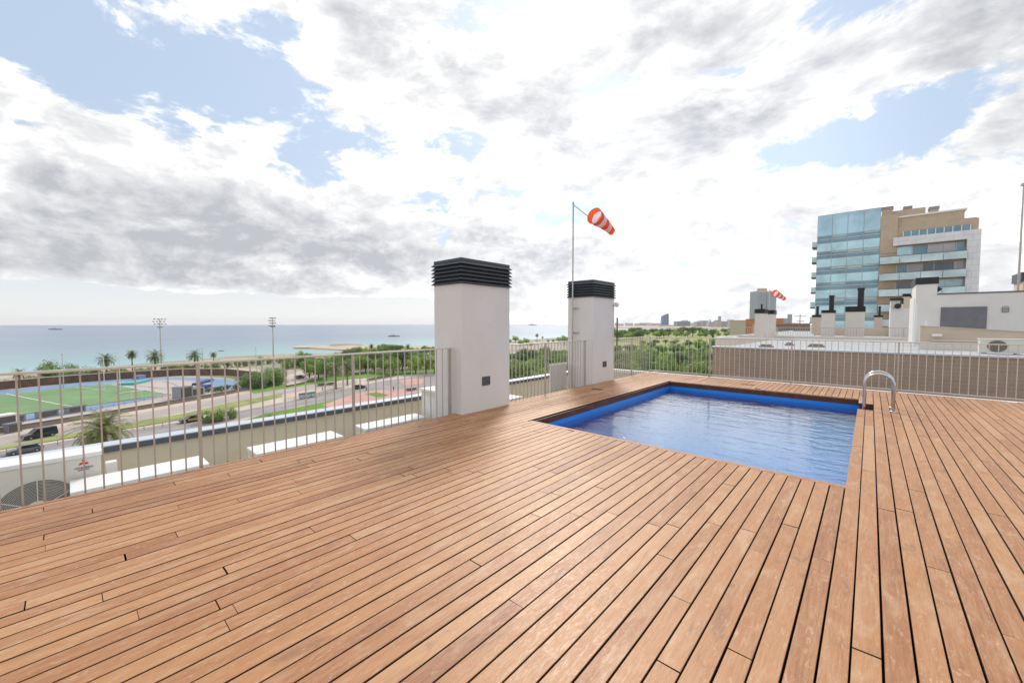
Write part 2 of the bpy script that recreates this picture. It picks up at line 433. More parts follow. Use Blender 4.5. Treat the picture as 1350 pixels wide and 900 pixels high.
# ------------------------------------------------------------------ balustrades
def balustrade(name, p0, p1, posts, step, label, zlow, lowrail=False, first=0., skip=()):
    p0, p1 = Vector(p0), Vector(p1); d = (p1 - p0); L = d.length; d.normalize(); n = Vector((-d.y, d.x, 0))
    ang = math.atan2(d.y, d.x)
    root = empty(name, p0, label, 'railing', 'metal railings round the deck', ang)
    MR = M_metal_lit if lowrail else M_metal
    b = MB(); b.box(0, L, -.021, .021, 1.085, 1.107); b.build('top_rail', M_metal_lit, root, bevel=.003)
    if lowrail: B('bottom_rail', MR, root, 0, L, -.02, .02, .03, .055)
    for t in posts:
        b = MB(); b.box(t - .013, t + .013, -.006, .006, zlow, 1.085); b.box(t - .013, t + .013, .020, .032, zlow, 1.085)
        b.box(t - .011, t + .011, .0065, .0195, .35, .42); b.build('post', M_metal, root)
    bar = MB(); bar.box(-.006, .006, -.006, .006, zlow if not lowrail else .055, 1.085)
    src = None; t = first
    while t < L - .02:
        if all(abs(t - q) > .035 for q in posts):
            if src is None: src = bar.build('baluster', MR, root); src.location = (t, 0, 0)
            else:
                c = src.copy(); col.objects.link(c); c.parent = root; c.location = (t, 0, 0)
        t += step
    return root
FX = -5.185
balustrade('balustrade', (FX, -2.6, 0), (FX, 4.265, 0), [q + 2.6 for q in (-.80, .885, 2.558, 4.235)], .118, 'galvanised railing on the sea side of the deck, left of the nearer chimney', -.35, first=.06 - .004)
balustrade('balustrade', (FX, 5.53, 0), (FX, 8.56, 0), [.03, 6.86 - 5.53, 8.47 - 5.53], .118, 'short galvanised railing between the two white chimneys', -.35, first=.12)
balustrade('balustrade', (FX, 9.86, 0), (FX, 12.22, 0), [.03, 1.2], .118, 'short galvanised railing between the farther chimney and the far corner of the deck', -.35, first=.12)
balustrade('balustrade', (FX, 12.25, 0), (6.6, 12.25, 0), [.02, 1.78, 3.72, 5.67, 7.6, 9.53, 11.5], .1225, 'long galvanised railing behind the pool along the back edge of the deck', -.10, True, first=.10)

# ------------------------------------------------------------------ our building
bd = empty('apartment_building', (-4, 4, -22), 'beige apartment building under the deck with a lower terrace behind a coped parapet', 'building')
def bb(name, m, x0, x1, y0, y1, z0, z1, par=bd, bevel=0.): return B(name, m, par, x0 + 4, x1 + 4, y0 - 4, y1 - 4, z0 + 22, z1 + 22, bevel=bevel)
bb('wall', M_olive, -7.68, 8, -9, 12.46, -22, -1.55)
bb('lower_terrace', M_palegravel, -7.5, XL - .1, -9, 12.3, -1.548, -1.5)
bb('deck_support_wall', M_cream, XL - .01, XL + .2, -3.6, YB - .005, -1.499, -.31)
bb('deck_support_wall', M_cream, XL + .201, 7.6, YB - .2, YB - .005, -1.499, -.31)
pz = -.20
bb('parapet', M_olive, -7.68, -7.5, -9, 12.3, -1.545, pz)
bb('parapet', M_olive, -7.68, 7.8, 12.305, 12.46, -1.545, -.12)
bb('coping', M_coping, -7.74, -7.475, -9, 12.5, pz + .076, pz + .09)
bb('coping_trim', M_copdark, -7.73, -7.46, -9, 12.5, pz + .001, pz + .075)
bb('coping', M_white, -7.45, 7.8, 12.29, 12.49, -.118, -.03)

def chimney(name, x0, x1, y0, y1, z0, zb, zt, label, nsl=6, vent=None):
    root = empty(name, ((x0 + x1) / 2, (y0 + y1) / 2, z0), label, 'chimney')
    cx, cy = root.location.x, root.location.y
    b = MB(); b.box(x0 - cx, x1 - cx, y0 - cy, y1 - cy, 0, zb - z0); b.build('shaft', M_render, root, bevel=.004)
    hx, hy = (x1 - x0) / 2, (y1 - y0) / 2
    cap = MB(); cap.box(-hx + .05, hx - .05, -hy + .05, hy - .05, zb - z0 + .001, zt - z0 - .05); c_ = cap.build('louvre_cap', M_louver, root)
    p = (zt - zb) / (nsl + .6)
    for i in range(nsl):
        z = zb - z0 + .004 + i * p; sl = MB()
        o_, n_, h_ = .035, -.012, p * .80
        vs = []
        for (k, zz) in ((o_, z), (n_, z + h_), (n_, z + h_ + .008), (o_ - .002, z + .010)):
            vs += [(-hx - k, -hy - k, zz), (hx + k, -hy - k, zz), (hx + k, hy + k, zz), (-hx - k, hy + k, zz)]
        fs = []
        for r_ in range(4):
            for q in range(4):
                a0 = r_ * 4 + q; a1 = r_ * 4 + (q + 1) % 4; b0 = ((r_ + 1) % 4) * 4 + q; b1 = ((r_ + 1) % 4) * 4 + (q + 1) % 4
                fs.append((a0, a1, b1, b0))
        sl.add(vs, fs); sl.build('louvre_blade', M_louver, c_)
    z = zt - z0; tp = MB(); tp.box(-hx - .004, hx + .004, -hy - .004, hy + .004, z - .05, z); tp.build('cap_lid', M_louver, c_, bevel=.006)
    if vent:
        va, vb, vz0, vz1 = vent
        v = MB(); X = x1 - cx
        ya, yb = va - cy, vb - cy; za, zb_ = vz0 - z0, vz1 - z0
        w = .018
        v.box(X + .001, X + .012, ya, yb, za, za + w); v.box(X + .001, X + .012, ya, yb, zb_ - w, zb_)
        v.box(X + .001, X + .012, ya, ya + w, za + w, zb_ - w); v.box(X + .001, X + .012, yb - w, yb, za + w, zb_ - w)
        v.box(X + .0005, X + .004, ya + w, yb - w, za + w, zb_ - w)
        v.box(X + .004, X + .014, ya + w, yb - w, (za + zb_) / 2 - .01, (za + zb_) / 2 + .012)
        v.build('vent_hatch', mat('vent_metal', (.13, .13, .13), .45, .5), root)
    return root
chimney('chimney', -5.70, -4.98, 4.30, 5.47, -1.49, 2.165, 2.585, 'nearer white rendered chimney with a black louvred cap and a small dark vent hatch', 6, (4.76, 4.95, .43, .585))
chimney('chimney', -5.86, -5.12, 8.70, 9.80, -1.49, 2.175, 2.60, 'farther white rendered chimney with a black louvred cap, beside the windsock pole', 6, (9.2, 9.39, .385, .53))

# small lamp on the corner of the farther chimney
wl = empty('wall_lamp', (-5.08, 9.80, 2.02), 'small round lamp on the right edge of the farther chimney', 'lamp')
b = MB(); b.tube([(0, -.06, 0), (.03, -.03, 0)], .012); b.build('bracket', M_metal, wl)
b = MB(); b.tube([(.04, -.03, -.07), (.04, -.03, -.05), (.04, -.03, 0), (.04, -.03, .05), (.04, -.03, .065)], [.02, .055, .07, .05, .015], 12); b.build('globe', M_white, wl, smooth=True)
b = MB(); b.tube([(0.06, -.02, -.35), (0.06, -.02, -1.1)], .02); b.build('conduit', M_brownwall, wl)

# ------------------------------------------------------------------ windsocks
def windsock(base, ztop, s, tip, label, name='windsock', brk=None):
    root = empty(name, base, label, 'windsock')
    Z = ztop - base[2]
    b = MB(); b.tube([(0, 0, 0), (0, 0, Z * .5), (0, 0, Z)], [.024 * s, .022 * s, .020 * s], 12); b.build('pole', M_metal, root, smooth=True)
    b = MB(); b.tube([(0, 0, Z), (0, 0, Z + .05 * s)], [.028 * s, .022 * s], 10); b.build('pole_cap', M_metal, root)
    d = Vector(tip); L = d.length; dn = d.normalized()
    st_ = Vector(brk) ; # mouth centre
    side = dn.cross(Vector((0, 0, 1))).normalized(); up = side.cross(dn)
    b = MB(); b.tube([(0, 0, Z - .03 * s), st_ * 1. - side * (.225 * s if (st_.xy.dot(side.xy)) > 0 else -.225 * s) + up * .04 * s], .011 * s, 8); b.build('swivel_arm', mat('rusty_arm', (.45, .25, .15), .6), root)
    rg = MB(); n = 28
    rp = [st_ + (side * math.cos(t) + up * math.sin(t)) * .225 * s for t in [2 * math.pi * k / n for k in range(n + 1)]]
    rg.tube(rp, .009 * s, 6, caps=False); rg.build('hoop', M_metal, root)
    sk = MB(); nb = 20; rows = 26; seg = 26; vs = []
    for i in range(nb + 1):
        f_ = i / nb; c = st_ + dn * L * f_ + Vector((0, 0, -1)) * (.08 * s * f_ * f_)
        r_ = (.225 - .115 * f_) * s
        for k in range(seg):
            t = 2 * math.pi * k / seg
            wob = 1 + .05 * math.sin(3 * t + f_ * 7) * f_ + .03 * math.sin(7 * t + f_ * 15)
            vs.append(c + (side * math.cos(t) * (1 - .12 * f_) + up * math.sin(t)) * r_ * wob)
    o_ = len(sk.v); sk.v += [tuple(v) for v in vs]
    for i in range(nb):
        for k in range(seg):
            sk.f.append((i * seg + k, i * seg + (k + 1) % seg, (i + 1) * seg + (k + 1) % seg, (i + 1) * seg + k))
            sk.m.append(0 if int(i / nb * 5) % 2 == 0 else 1)
    so = sk.build('sock', [M_orange, M_wcloth], root, smooth=True)
    so['label'] = 'orange and white striped cloth tube'
    return root
w = windsock((-5.655, 8.60, -1.49), 4.53, .92, (.05, .83, -.18), 'orange and white striped windsock on a tall pole fixed to the farther chimney', brk=(.40, .35, 4.22 + 1.49))
for z in (1.90, 1.28):
    b = MB(); b.box(-.01, .01, .0, .099, z + 1.49 - .012, z + 1.49 + .012); b.box(-.05, .14, .06, .08, z + 1.49 - .014, z + 1.49 + .014)
    b.build('wall_bracket', M_metal, w)

# ------------------------------------------------------------------ things on the lower terrace
def ac_unit(name, x, y0, y1, z0, z1, dep, label, facing='x', fan=(.36, .3), fr=.36, marks=True):
    """casing with a fan grille on its front (+x local)"""
    root = empty(name, (x, (y0 + y1) / 2, z0), label, 'air conditioner')
    W = y1 - y0; Hh = z1 - z0
    b = MB(); b.box(-dep, 0, -W / 2, W / 2, 0.05, Hh - .05); cs = b.build('casing', M_acbeige, root, bevel=.012)
    b = MB(); b.box(-dep - .015, .015, -W / 2 - .015, W / 2 + .015, Hh - .049, Hh); b.build('lid', M_white, root, bevel=.006)
    for s_ in (-1, 1): B('foot', M_metal, root, -dep + .02, -.02, s_ * W * .35 - .03, s_ * W * .35 + .03, 0, .05)
    cy, cz = fan
    dk = MB(); n = 40
    dk.add([(.003, cy + fr * math.cos(2 * math.pi * k / n), cz + fr * math.sin(2 * math.pi * k / n)) for k in range(n)] +
           [(-.0 + .002, cy + fr * math.cos(2 * math.pi * k / n), cz + fr * math.sin(2 * math.pi * k / n)) for k in range(n)],
           [tuple(range(n))] + [(k, (k + 1) % n, (k + 1) % n + n, k + n) for k in range(n)])
    g_ = dk.build('fan_opening', mat('fan_shadow', (.16, .15, .13), .7), root)
    bl = MB()
    for q in range(3):
        a0 = q * 2.094 + .4
        bl.add([(.006, cy + .08 * math.cos(a0), cz + .08 * math.sin(a0)), (.006, cy + fr * .93 * math.cos(a0 + .1), cz + fr * .93 * math.sin(a0 + .1)),
                (.014, cy + fr * .93 * math.cos(a0 + .95), cz + fr * .93 * math.sin(a0 + .95)), (.012, cy + .08 * math.cos(a0 + .9), cz + .08 * math.sin(a0 + .9))], [(0, 1, 2, 3)])
    bl.build('fan_blade', mat('fan_blade', (.25, .24, .21), .5), g_)
    gr = MB()
    nr = 15
    for q in range(1, nr + 1):
        rr = fr * (.28 + .74 * q / nr)
        gr.tube([(.022, cy + rr * math.cos(t), cz + rr * math.sin(t)) for t in [2 * math.pi * k / 36 for k in range(37)]], .0022, 4, False)
    for q in range(6):
        t = q * math.pi / 3 + math.pi / 2
        gr.tube([(.025, cy + fr * .2 * math.cos(t), cz + fr * .2 * math.sin(t)), (.025, cy + fr * 1.03 * math.cos(t), cz + fr * 1.03 * math.sin(t))], .005, 5)
    gr.build('grille', M_acbeige, g_)
    hb = MB(); hb.tube([(.018, cy, cz), (.03, cy, cz), (.034, cy, cz)], [fr * .30, fr * .28, fr * .2], 24); hb.build('hub_disc', M_acbeige, g_, smooth=False)
    return root
ac = ac_unit('condenser_unit', -6.86, -1.02, .205, -1.0, -.025, .34, 'ivory air conditioner at the left edge with a fan grille and red emblem', fan=(.115, .44), fr=.315)
# red three-diamond mark with the maker's lettering
yc = .065 - (-1.02 + .205) / 2; zc = -.13 + 1.0; s = .046
lg = MB()
def dia(dy, dz):
    lg.add([(.004, yc + p[0] * s + dy * s, zc + p[1] * s + dz * s) for p in ((0, 0), (.5, .866), (1, 0), (.5, -.866))], [(0, 1, 2, 3)]) if 0 else None
def rhomb(a):
    a1, a2 = R(a - 30), R(a + 30)
    p = [(0, 0), (math.cos(a1), math.sin(a1)), (math.cos(a1) + math.cos(a2), math.sin(a1) + math.sin(a2)), (math.cos(a2), math.sin(a2))]
    vs = [(.004, yc + q[0] * s * .62, zc + q[1] * s * .62) for q in p]
    lg.add(vs + [(.001, v[1], v[2]) for v in vs], [(0, 1, 2, 3), (0, 4, 5, 1), (1, 5, 6, 2), (2, 6, 7, 3), (3, 7, 4, 0)])
for a_ in (90, 210, 330): rhomb(a_)
lg.build('emblem', M_red, ac)
def text(s_, size, mat_, parent, loc, rot, name='lettering', ext=.0015):
    cu = bpy.data.curves.new(name, 'FONT'); cu.body = s_; cu.size = size; cu.extrude = ext; cu.align_x = 'CENTER'; cu.align_y = 'CENTER'
    o_ = bpy.data.objects.new(name, cu); me = bpy.data.meshes.new_from_object(o_); bpy.data.objects.remove(o_)
    me.materials.append(mat_); o_ = bpy.data.objects.new(name, me); col.objects.link(o_); o_.parent = parent
    o_.location = loc; o_.rotation_euler = rot; return o_
text('MITSUBISHI', .030, M_dark, ac, (.003, yc, zc - .062), (R(90), 0, R(90)))
text('ELECTRIC', .022, M_dark, ac, (.003, yc, zc - .086), (R(90), 0, R(90)))

B0 = MB()
def low_unit(x0, x1, y0, y1, label):
    root = empty('roof_unit', ((x0 + x1) / 2, (y0 + y1) / 2, -1.5), label, 'condenser', 'low condensers along the lower terrace')
    hx, hy = (x1 - x0) / 2, (y1 - y0) / 2
    b = MB(); b.box(-hx + .012, hx - .012, -hy + .012, hy - .012, .06, 1.16); b.build('casing', M_acbeige, root, bevel=.01)
    b = MB(); b.box(-hx, hx, -hy, hy, 1.161, 1.20); b.build('lid', M_white, root, bevel=.006)
    for sx in (-1, 1):
        for sy in (-1, 1): B('foot', M_metal, root, sx * hx * .7 - .03, sx * hx * .7 + .03, sy * hy * .8 - .04, sy * hy * .8 + .04, 0, .06)
    g = MB()
    for i in range(9): g.box(hx - .011, hx - .004, -hy * .8, hy * .8, .3 + i * .08, .33 + i * .08)
    g.build('louvre', M_metal, root)
    return root
low_unit(-6.80, -6.30, -.05, 1.16, 'low white-topped condenser beside the ivory air conditioner, behind the left railing')
low_unit(-6.74, -6.26, 1.68, 2.91, 'middle one of the low white-topped condensers seen through the left railing')
low_unit(-6.80, -6.38, 3.34, 4.62, 'low white-topped condenser nearest the tall cabinet and the nearer chimney')
low_unit(-6.80, -6.38, 6.2, 7.5, 'low white-topped condenser seen between the two chimneys')
low_unit(-6.60, -6.15, 9.95, 11.2, 'low white-topped condenser past the farther chimney')
b = MB(); b.box(-.06, .06, -.05, .05, 0, 1.28); tag(b.build('cable_duct', M_white, bevel=.01), 'narrow white duct box standing behind the first low condenser', 'duct'); bpy.data.objects['cable_duct'].location = (-7.05, .30, -1.5)
p = AX(745, 485, -6.3)
def cabinet(x0, x1, y0, y1, zt, label):
    root = empty('service_cabinet', ((x0 + x1) / 2, (y0 + y1) / 2, -1.5), label, 'cabinet', 'white cabinets beside the chimneys')
    hx, hy = (x1 - x0) / 2, (y1 - y0) / 2
    b = MB(); b.box(-hx, hx, -hy, hy, 0, zt + 1.46); b.build('body', M_cream, root, bevel=.006)
    b = MB(); b.box(-hx - .03, hx + .03, -hy - .03, hy + .03, zt + 1.461, zt + 1.50); b.build('lid', M_white, root, bevel=.005)
    B('door', M_render, root, -hx * .85, hx * .85, -hy - .012, -hy - .001, .1, zt + 1.35)
    return root
q = AX(555, 505, -6.6); q2 = AX(737, 489, -6.8)
cabinet(-6.75, -5.75, 4.75, 5.6, .20, 'tall pale cabinet with a white lid in front of the nearer chimney behind the railing')
cabinet(AY(726, 485, 8.0).x, -5.93, 8.0, 8.68, AY(740, 481.5, 8.0).z, 'tall pale cabinet with a white lid in front of the farther chimney behind the railing')

# drain covers on the deck
for (x, y, lb) in ((*G(787, 513, 0).xy, 'small dark drain cover in the deck beside the farther chimney'), (*G(986, 507, 0).xy, 'small dark fitting in the deck between pool and back railing')):
    dr = empty('deck_drain', (x, y, .001), lb, 'drain')
    b = MB(); b.box(-.14, .14, -.05, .05, 0, .004); b.build('frame', mat('drain_rust', (.13, .07, .04), .7), dr)
    b = MB()
    for i in range(8): b.box(-.12 + i * .031, -.105 + i * .031, -.035, .035, .0045, .007)
    b.build('grate', M_dark, dr)

# ------------------------------------------------------------------ neighbouring block and its roof
NZ = .66
nb = empty('neighbour_building', (4, 30, -22), 'neighbouring block with a brown brick end wall right behind the back railing', 'building')
def nbx(name, m, x0, x1, y0, y1, z0, z1, bevel=0.): return B(name, m, nb, x0 - 4, x1 - 4, y0 - 30, y1 - 30, z0 + 22, z1 + 22, bevel=bevel)
nbx('brick_wall', M_brick, -4.06, 24, 15.0, 15.25, -22, NZ + .03)
nbx('wall', M_cream, -4.05, 24, 15.251, 19.5, -22, NZ - .05)
nbx('wall', M_cream, -4.05, 24, 19.501, 26.99, -22, NZ - .06)
nbx('wall', M_cream, -7.2, 24, 27, 60, -22, NZ - .06)
nbx('roof_covering', M_palegravel, -4.0, 23.9, 15.26, 19.5, NZ - .049, NZ - .02)
nbx('roof_covering', M_palegravel, -4.0, 23.9, 19.51, 26.99, NZ - .058, NZ - .03)
nbx('roof_covering', M_palegravel, -7.1, 23.9, 27.0, 59.9, NZ - .058, NZ - .03)
nbx('coping', M_coping, -4.10, 24, 14.97, 15.28, NZ + .031, NZ + .075)
nbx('coping', M_white, -7.25, -4.0, 26.95, 27.2, NZ - .055, NZ + .02)
nbx('coping', M_white, -7.25, -7.05, 27.21, 60, NZ - .055, NZ + .02)
nbx('roof_kerb', M_cream, -6.4, 8.5, 29, 29.3, NZ - .03, NZ + .13)
nbx('roof_kerb', M_sandwall, -3.2, 6, 39, 39.35, NZ - .03, NZ + .52)
# low gap roof between the two blocks
nbx('link_roof', M_gravel, -4.06, 24, 12.5, 14.99, -22, -.62)

def fence_far(x0, x1, Y, z0, z1, label, step=.13):
    root = empty('roof_railing', (x0, Y, z0), label, 'railing')
    L = x1 - x0
    B('top_rail', M_metal, root, 0, L, -.02, .02, z1 - z0 - .035, z1 - z0)
    k_ = 0; t = 0
    while t <= L + .01:
        B('post', M_metal, root, t - .025, t + .025, -.045, -.021, 0, z1 - z0); t += 2.0
    b = MB(); t = step
    while t < L: b.box(t - .008, t + .008, -.008, .008, .02, z1 - z0 - .036); t += step
    b.build('balusters', M_metal, root)
fence_far(-6.6, 4.4, 31.5, NZ, 1.29, 'thin railing across the neighbouring roof in front of the far chimneys')
fence_far(-3.3, 3.8, 46, NZ + .3, 1.36, 'farthest thin railing on the neighbouring roof before the glass building')

def stack(u0, u1, vtop, vcap, Y, label, pipe=None, m=M_cream, dep=1.0, vb=None):
    """rooftop chimney: pixel edges measured, real depth Y"""
    a = AY(u0, vcap, Y); b_ = AY(u1, vcap, Y); zt = AY((u0 + u1) / 2, vtop, Y).z; zc = AY((u0 + u1) / 2, vcap, Y).z
    x0, x1 = a.x, b_.x; cx = (x0 + x1) / 2; hx = (x1 - x0) / 2
    root = empty('roof_chimney', (cx, Y, NZ - .03), label, 'chimney', 'chimneys on the neighbouring roof')
    z0 = NZ - .03
    B('shaft', m, root, -hx + .03, hx - .03, 0, dep, 0, zc - z0)
    hb = MB(); hb.box(-hx + .04, hx - .04, .01, dep - .01, zc - z0 + .001, zt - z0 - .03)
    cp = hb.build('cap', M_blackpaint, root)
    sl = MB(); n = 4
    for i in range(n):
        zz = zc - z0 + .004 + (zt - zc - .02) * i / n
        sl.box(-hx, hx, -.03, dep + .03, zz, zz + (zt - zc) / n * .62)
    sl.build('cap_louvre', M_blackpaint, cp)
    if pipe:
        pu0, pu1, pv = pipe; pa = AY(pu0, pv, Y); pb = AY(pu1, pv, Y)
        pc = (pa.x + pb.x) / 2 - cx; pr = (pb.x - pa.x) / 2
        b = MB(); b.tube([(pc, dep / 2, zt - z0 - .03), (pc, dep / 2, pa.z - z0 - .1 * pr)], pr * .86, 14); f = b.build('flue', M_blackpaint, root)
        b = MB(); b.tube([(pc, dep / 2, pa.z - z0 - .8 * pr), (pc, dep / 2, pa.z - z0)], pr, 14); b.build('flue_cowl', M_blackpaint, f)
    return root
stack(1114, 1141, 403, 411, 33.5, 'widest chimney on the neighbouring roof, with a thick tall black flue', (1130, 1140.5, 379), dep=1.2)
stack(1082.5, 1101, 408, 412.5, 33.0, 'white roof chimney with a mid-height black flue just left of the widest one', (1092, 1100, 389))
stack(1070, 1082, 414.5, 418, 44, 'small roof chimney with a short thin flue at the left end of the group', (1075, 1079.5, 403.5), M_sandwall)
stack(1152, 1164.5, 415, 418, 47, 'small peach roof chimney with a short black flue right of the widest one', (1158, 1162, 403.5), M_sandwall)
stack(994.5, 1008.5, 406.5, 413, 27, 'left chimney of the pair standing under the small windsock', (1000.5, 1003.5, 400.5))
stack(1010, 1020.5, 408, 414, 29.5, 'right chimney of the pair standing under the small windsock')
stack(1190, 1201, 386.5, 391, 42, 'chimney with a black flat cap peeping out left of the stair house', None, M_sandwall)
# stair house with hood and round duct (at 1173-1190)
sh = empty('roof_stair_hut', (AY(1181, 420, 37).x, 37, NZ - .03), 'narrow pale roof hut with black hood and round black duct left of the stair house', 'roof hut')
xa = AY(1173.5, 420, 37).x - sh.location.x; xb = AY(1203, 420, 37).x - sh.location.x; xm = AY(1189, 420, 37).x - sh.location.x
z1 = AY(1180, 406.5, 37).z - NZ + .03; z2 = AY(1180, 396, 37).z - NZ + .03; z3 = AY(1180, 393, 37).z - NZ + .03
B('body', M_render, sh, xa, xb, 0, 2, 0, z1); B('upper_body', M_cream, sh, xa, xm - .12, .1, 1.6, z1 + .001, z2)
b = MB(); b.box(xa - .05, xm + .05, 0, 1.7, z2 + .001, z3); b.box(xm - .02, xm + .05, 0, .3, z2 - .25, z2); b.build('hood', M_blackpaint, sh)
dcx = AY(1183.5, 403.5, 37); b = MB(); b.tube([(dcx.x - sh.location.x, .09, dcx.z - NZ + .03), (dcx.x - sh.location.x, -.25, dcx.z - NZ + .03)], .17, 18); b.build('duct', M_blackpaint, sh)

# white roof house with shutter
Yw = 24.
wh = empty('stair_house', (AY(1234, 400, Yw).x, Yw, NZ - .03), 'long white rendered roof house with a grey roller shutter at the right edge', 'roof house')
wx = wh.location.x; wz = NZ - .03
xl = AY(1207, 400, Yw).x - wx; xs = AY(1235, 400, Yw).x - wx
zt = AY(1234, 374, Yw).z - wz; zl = AY(1234, 388.5, Yw).z - wz
b = MB(); b.box(xl, 9, 0, 3.4, 0, zl); b.box(xl, xs, 0, 2.2, zl + .001, zt); b.build('wall', M_render, wh)
B('roof_edge', M_copdark, wh, xs + .001, 9.03, -.03, 3.43, zl + .001, zl + .05)
b = MB(); b.box(xl - .03, xs + .03, -.03, 2.23, zt + .001, zt + .28); cp = b.build('black_cap', M_blackpaint, wh)
for i in range(3): B('cap_slat', M_louver, cp, xl - .045, xs + .045, -.045, 2.245, zt + .03 + i * .08, zt + .045 + i * .08)
b = MB(); b.prism([(0, 0), (.16, -.12), (0, -.26)], 'y', .1, .5); hc = b.build('side_cowl', M_blackpaint, wh); hc.location = (xs + .001, 0, zt - .10)
a0 = AY(1240.5, 405, Yw); a1 = AY(1300, 434, Yw)
b = MB(); x0, x1, z0, z1 = a0.x - wx, a1.x - wx, a1.z - wz - .1, a0.z - wz
b.box(x0, x1, -.03, -.001, z0, z1); sho = b.build('roller_shutter', M_shutter, wh)
b = MB(); n = int((z1 - z0) / .075)
for i in range(n): b.box(x0 + .01, x1 - .01, -.042, -.031, z0 + i * .075 + .008, z0 + i * .075 + .066)
b.build('shutter_slats', M_shutter, sho)
v0 = AY(1321, 405, Yw); v1 = AY(1330, 411.5, Yw)
b = MB(); b.box(v0.x - wx, v1.x - wx, -.03, -.001, v1.z - wz, v0.z - wz); vf = b.build('vent_grille', M_shutter, wh)
b = MB()
for i in range(4): b.box(v0.x - wx + .02, v1.x - wx - .02, -.04, -.031, v1.z - wz + .03 + i * .06, v1.z - wz + .06 + i * .06)
b.build('vent_slats', M_metal, vf)
B('side_door', M_white, wh, xl - .02, xl - .001, .5, 1.6, .05, 2.0)
# white posts beside it
lp = empty('roof_pole_gate', (AY(1212, 440, 22.5).x, 22.5, NZ - .03), 'white framed metal gate in front of the stair house', 'gate')
for dx in (-.12, .18): B('post', M_white, lp, dx - .035, dx + .035, -.035, .035, 0, 1.0 if dx > 0 else 1.7)
for z in (.3, .6, .9): B('bar', M_white, lp, -.085, .145, -.01, .01, z, z + .02)
# peach sloping parapet
sp = empty('peach_parapet_wall', (AY(1213, 440, 21).x, 21, NZ - .03), 'peach coloured low wall with a sloping top below the roller shutter', 'wall')
ax_ = sp.location.x; zz0 = AY(1213, 430, 21).z - NZ + .03; zz1 = AY(1350, 437.5, 21).z - NZ + .03; xe = AY(1350, 437, 21).x - ax_
b = MB(); b.prism([(0, 0), (0, zz0), (xe * 1.5, zz1 - (zz0 - zz1) * .5), (xe * 1.5, 0)], 'y', 0, .25); b.build('wall', M_sandwall, sp)
b = MB(); b.prism([(-.02, zz0 + .001), (-.02, zz0 + .03), (xe * 1.5, zz1 - (zz0 - zz1) * .5 + .03), (xe * 1.5, zz1 - (zz0 - zz1) * .5 + .001)], 'y', -.03, .28); b.build('wall_coping', M_sandwall, sp)
b = MB(); b.tube([(.3, -.06, AY(1230, 448.5, 21).z - NZ + .03), (xe * 1.5, -.06, AY(1350, 449, 21).z - NZ - .03)], .025, 8); b.build('pipe', M_cream, sp)
b = MB(); b.box(.3, .55, -.12, -.001, .42, .52); b.build('junction_box', M_white, sp)
lw = MB(); lw.box(AY(1213, 440, 19.2).x, 12, 19.2, 19.5, NZ - .03, NZ + .22); tag(lw.build('low_kerb_wall', M_cream), 'low cream kerb wall behind the brick wall coping', 'wall')
ac2 = empty('condenser_unit', (AY(1326, 460, 17.6).x, 17.6, NZ - .02), 'small pale air conditioner on the neighbouring roof below the peach wall', 'air conditioner')
b = MB(); b.box(-.48, .34, 0, .30, .04, .42); b.build('casing', M_acbeige, ac2, bevel=.01)
b = MB(); b.box(-.50, .36, -.02, .32, .421, .44); b.build('lid', M_white, ac2)
b = MB(); n = 28; b.add([(-.16 + .19 * math.cos(2 * math.pi * k / n), -.004, .23 + .165 * math.sin(2 * math.pi * k / n)) for k in range(n)], [tuple(range(n))]); g_ = b.build('fan_opening', mat('fan_shadow', (.16, .15, .13), .7), ac2)
b = MB()
for q in range(1, 8): b.tube([(-.16 + .026 * q * math.cos(t), -.014, .23 + .023 * q * math.sin(t)) for t in [2 * math.pi * k / 24 for k in range(25)]], .003, 4, False)
b.build('grille', M_metal, g_)
for s_ in (-1, 1): B('foot', M_metal, ac2, s_ * .3 - .12, s_ * .3 - .04, .03, .3, 0, .04)
# small things lying on the neighbouring roof
for i, (u, v, wd, lb) in enumerate(((1010, 457, .45, 'brown paving block lying left on the neighbouring roof'), (1076, 456.5, .5, 'brown paving block lying below the widest chimney'), (1041, 454.5, .3, 'grey box lying on the neighbouring roof behind the brick wall'))):
    p = G(u, v, NZ); bx_ = MB(); bx_.box(-wd / 2, wd / 2, -.12, .12, 0, .05); bx_.box(-wd / 2 + .05, wd / 2 - .05, -.09, .09, .0505, .11)
    tag(bx_.build('roof_block', mat('block%d' % i, (.33, .25, .2), .9)), lb, 'block').location = (p.x, max(p.y, 15.6), NZ - .015)

# lightning mast
b = empty('lightning_mast', (AY(1342, 400, 27.5).x, 27.6, NZ), 'tall thin steel mast standing behind the white roof house at the right edge', 'mast')
zt_ = AY(1342, 246, 27.6).z - NZ
q = MB(); q.tube([(0, 0, 0), (0, 0, zt_ * .6), (0, 0, zt_)], [.04, .034, .026], 8); q.build('pole', M_metal, b)
q = MB(); q.tube([(0, 0, zt_), (0, 0, zt_ + .10)], .09, 8); q.tube([(0, 0, zt_ + .1), (0, 0, zt_ + .42)], .014, 6); q.build('rod_tip', M_metal, b)
# hut corner at far right edge
rh = empty('roof_hut', (AY(1346, 380, 30).x + .6, 30, NZ), 'peach roof hut with dark cap at the right edge beside the mast', 'roof hut')
za, zb2 = AY(1346, 371, 30).z - NZ, AY(1346, 359, 30).z - NZ
B('body', M_sandwall, rh, -.55, 1.2, 0, 1.6, 0, za); B('cap', M_louver, rh, -.62, 1.3, -.06, 1.66, za + .001, zb2)

# small distant windsock
p = AY(1013, 425, 60)
windsock((AY(1013.5, 425, 60).x, 60, NZ), AY(1013, 383.5, 60).z, 2.1, (.85, 1.5, -.5), 'small red and white windsock far behind the pair of roof chimneys', brk=(.50, .4, AY(1017, 386.5, 60).z - NZ))

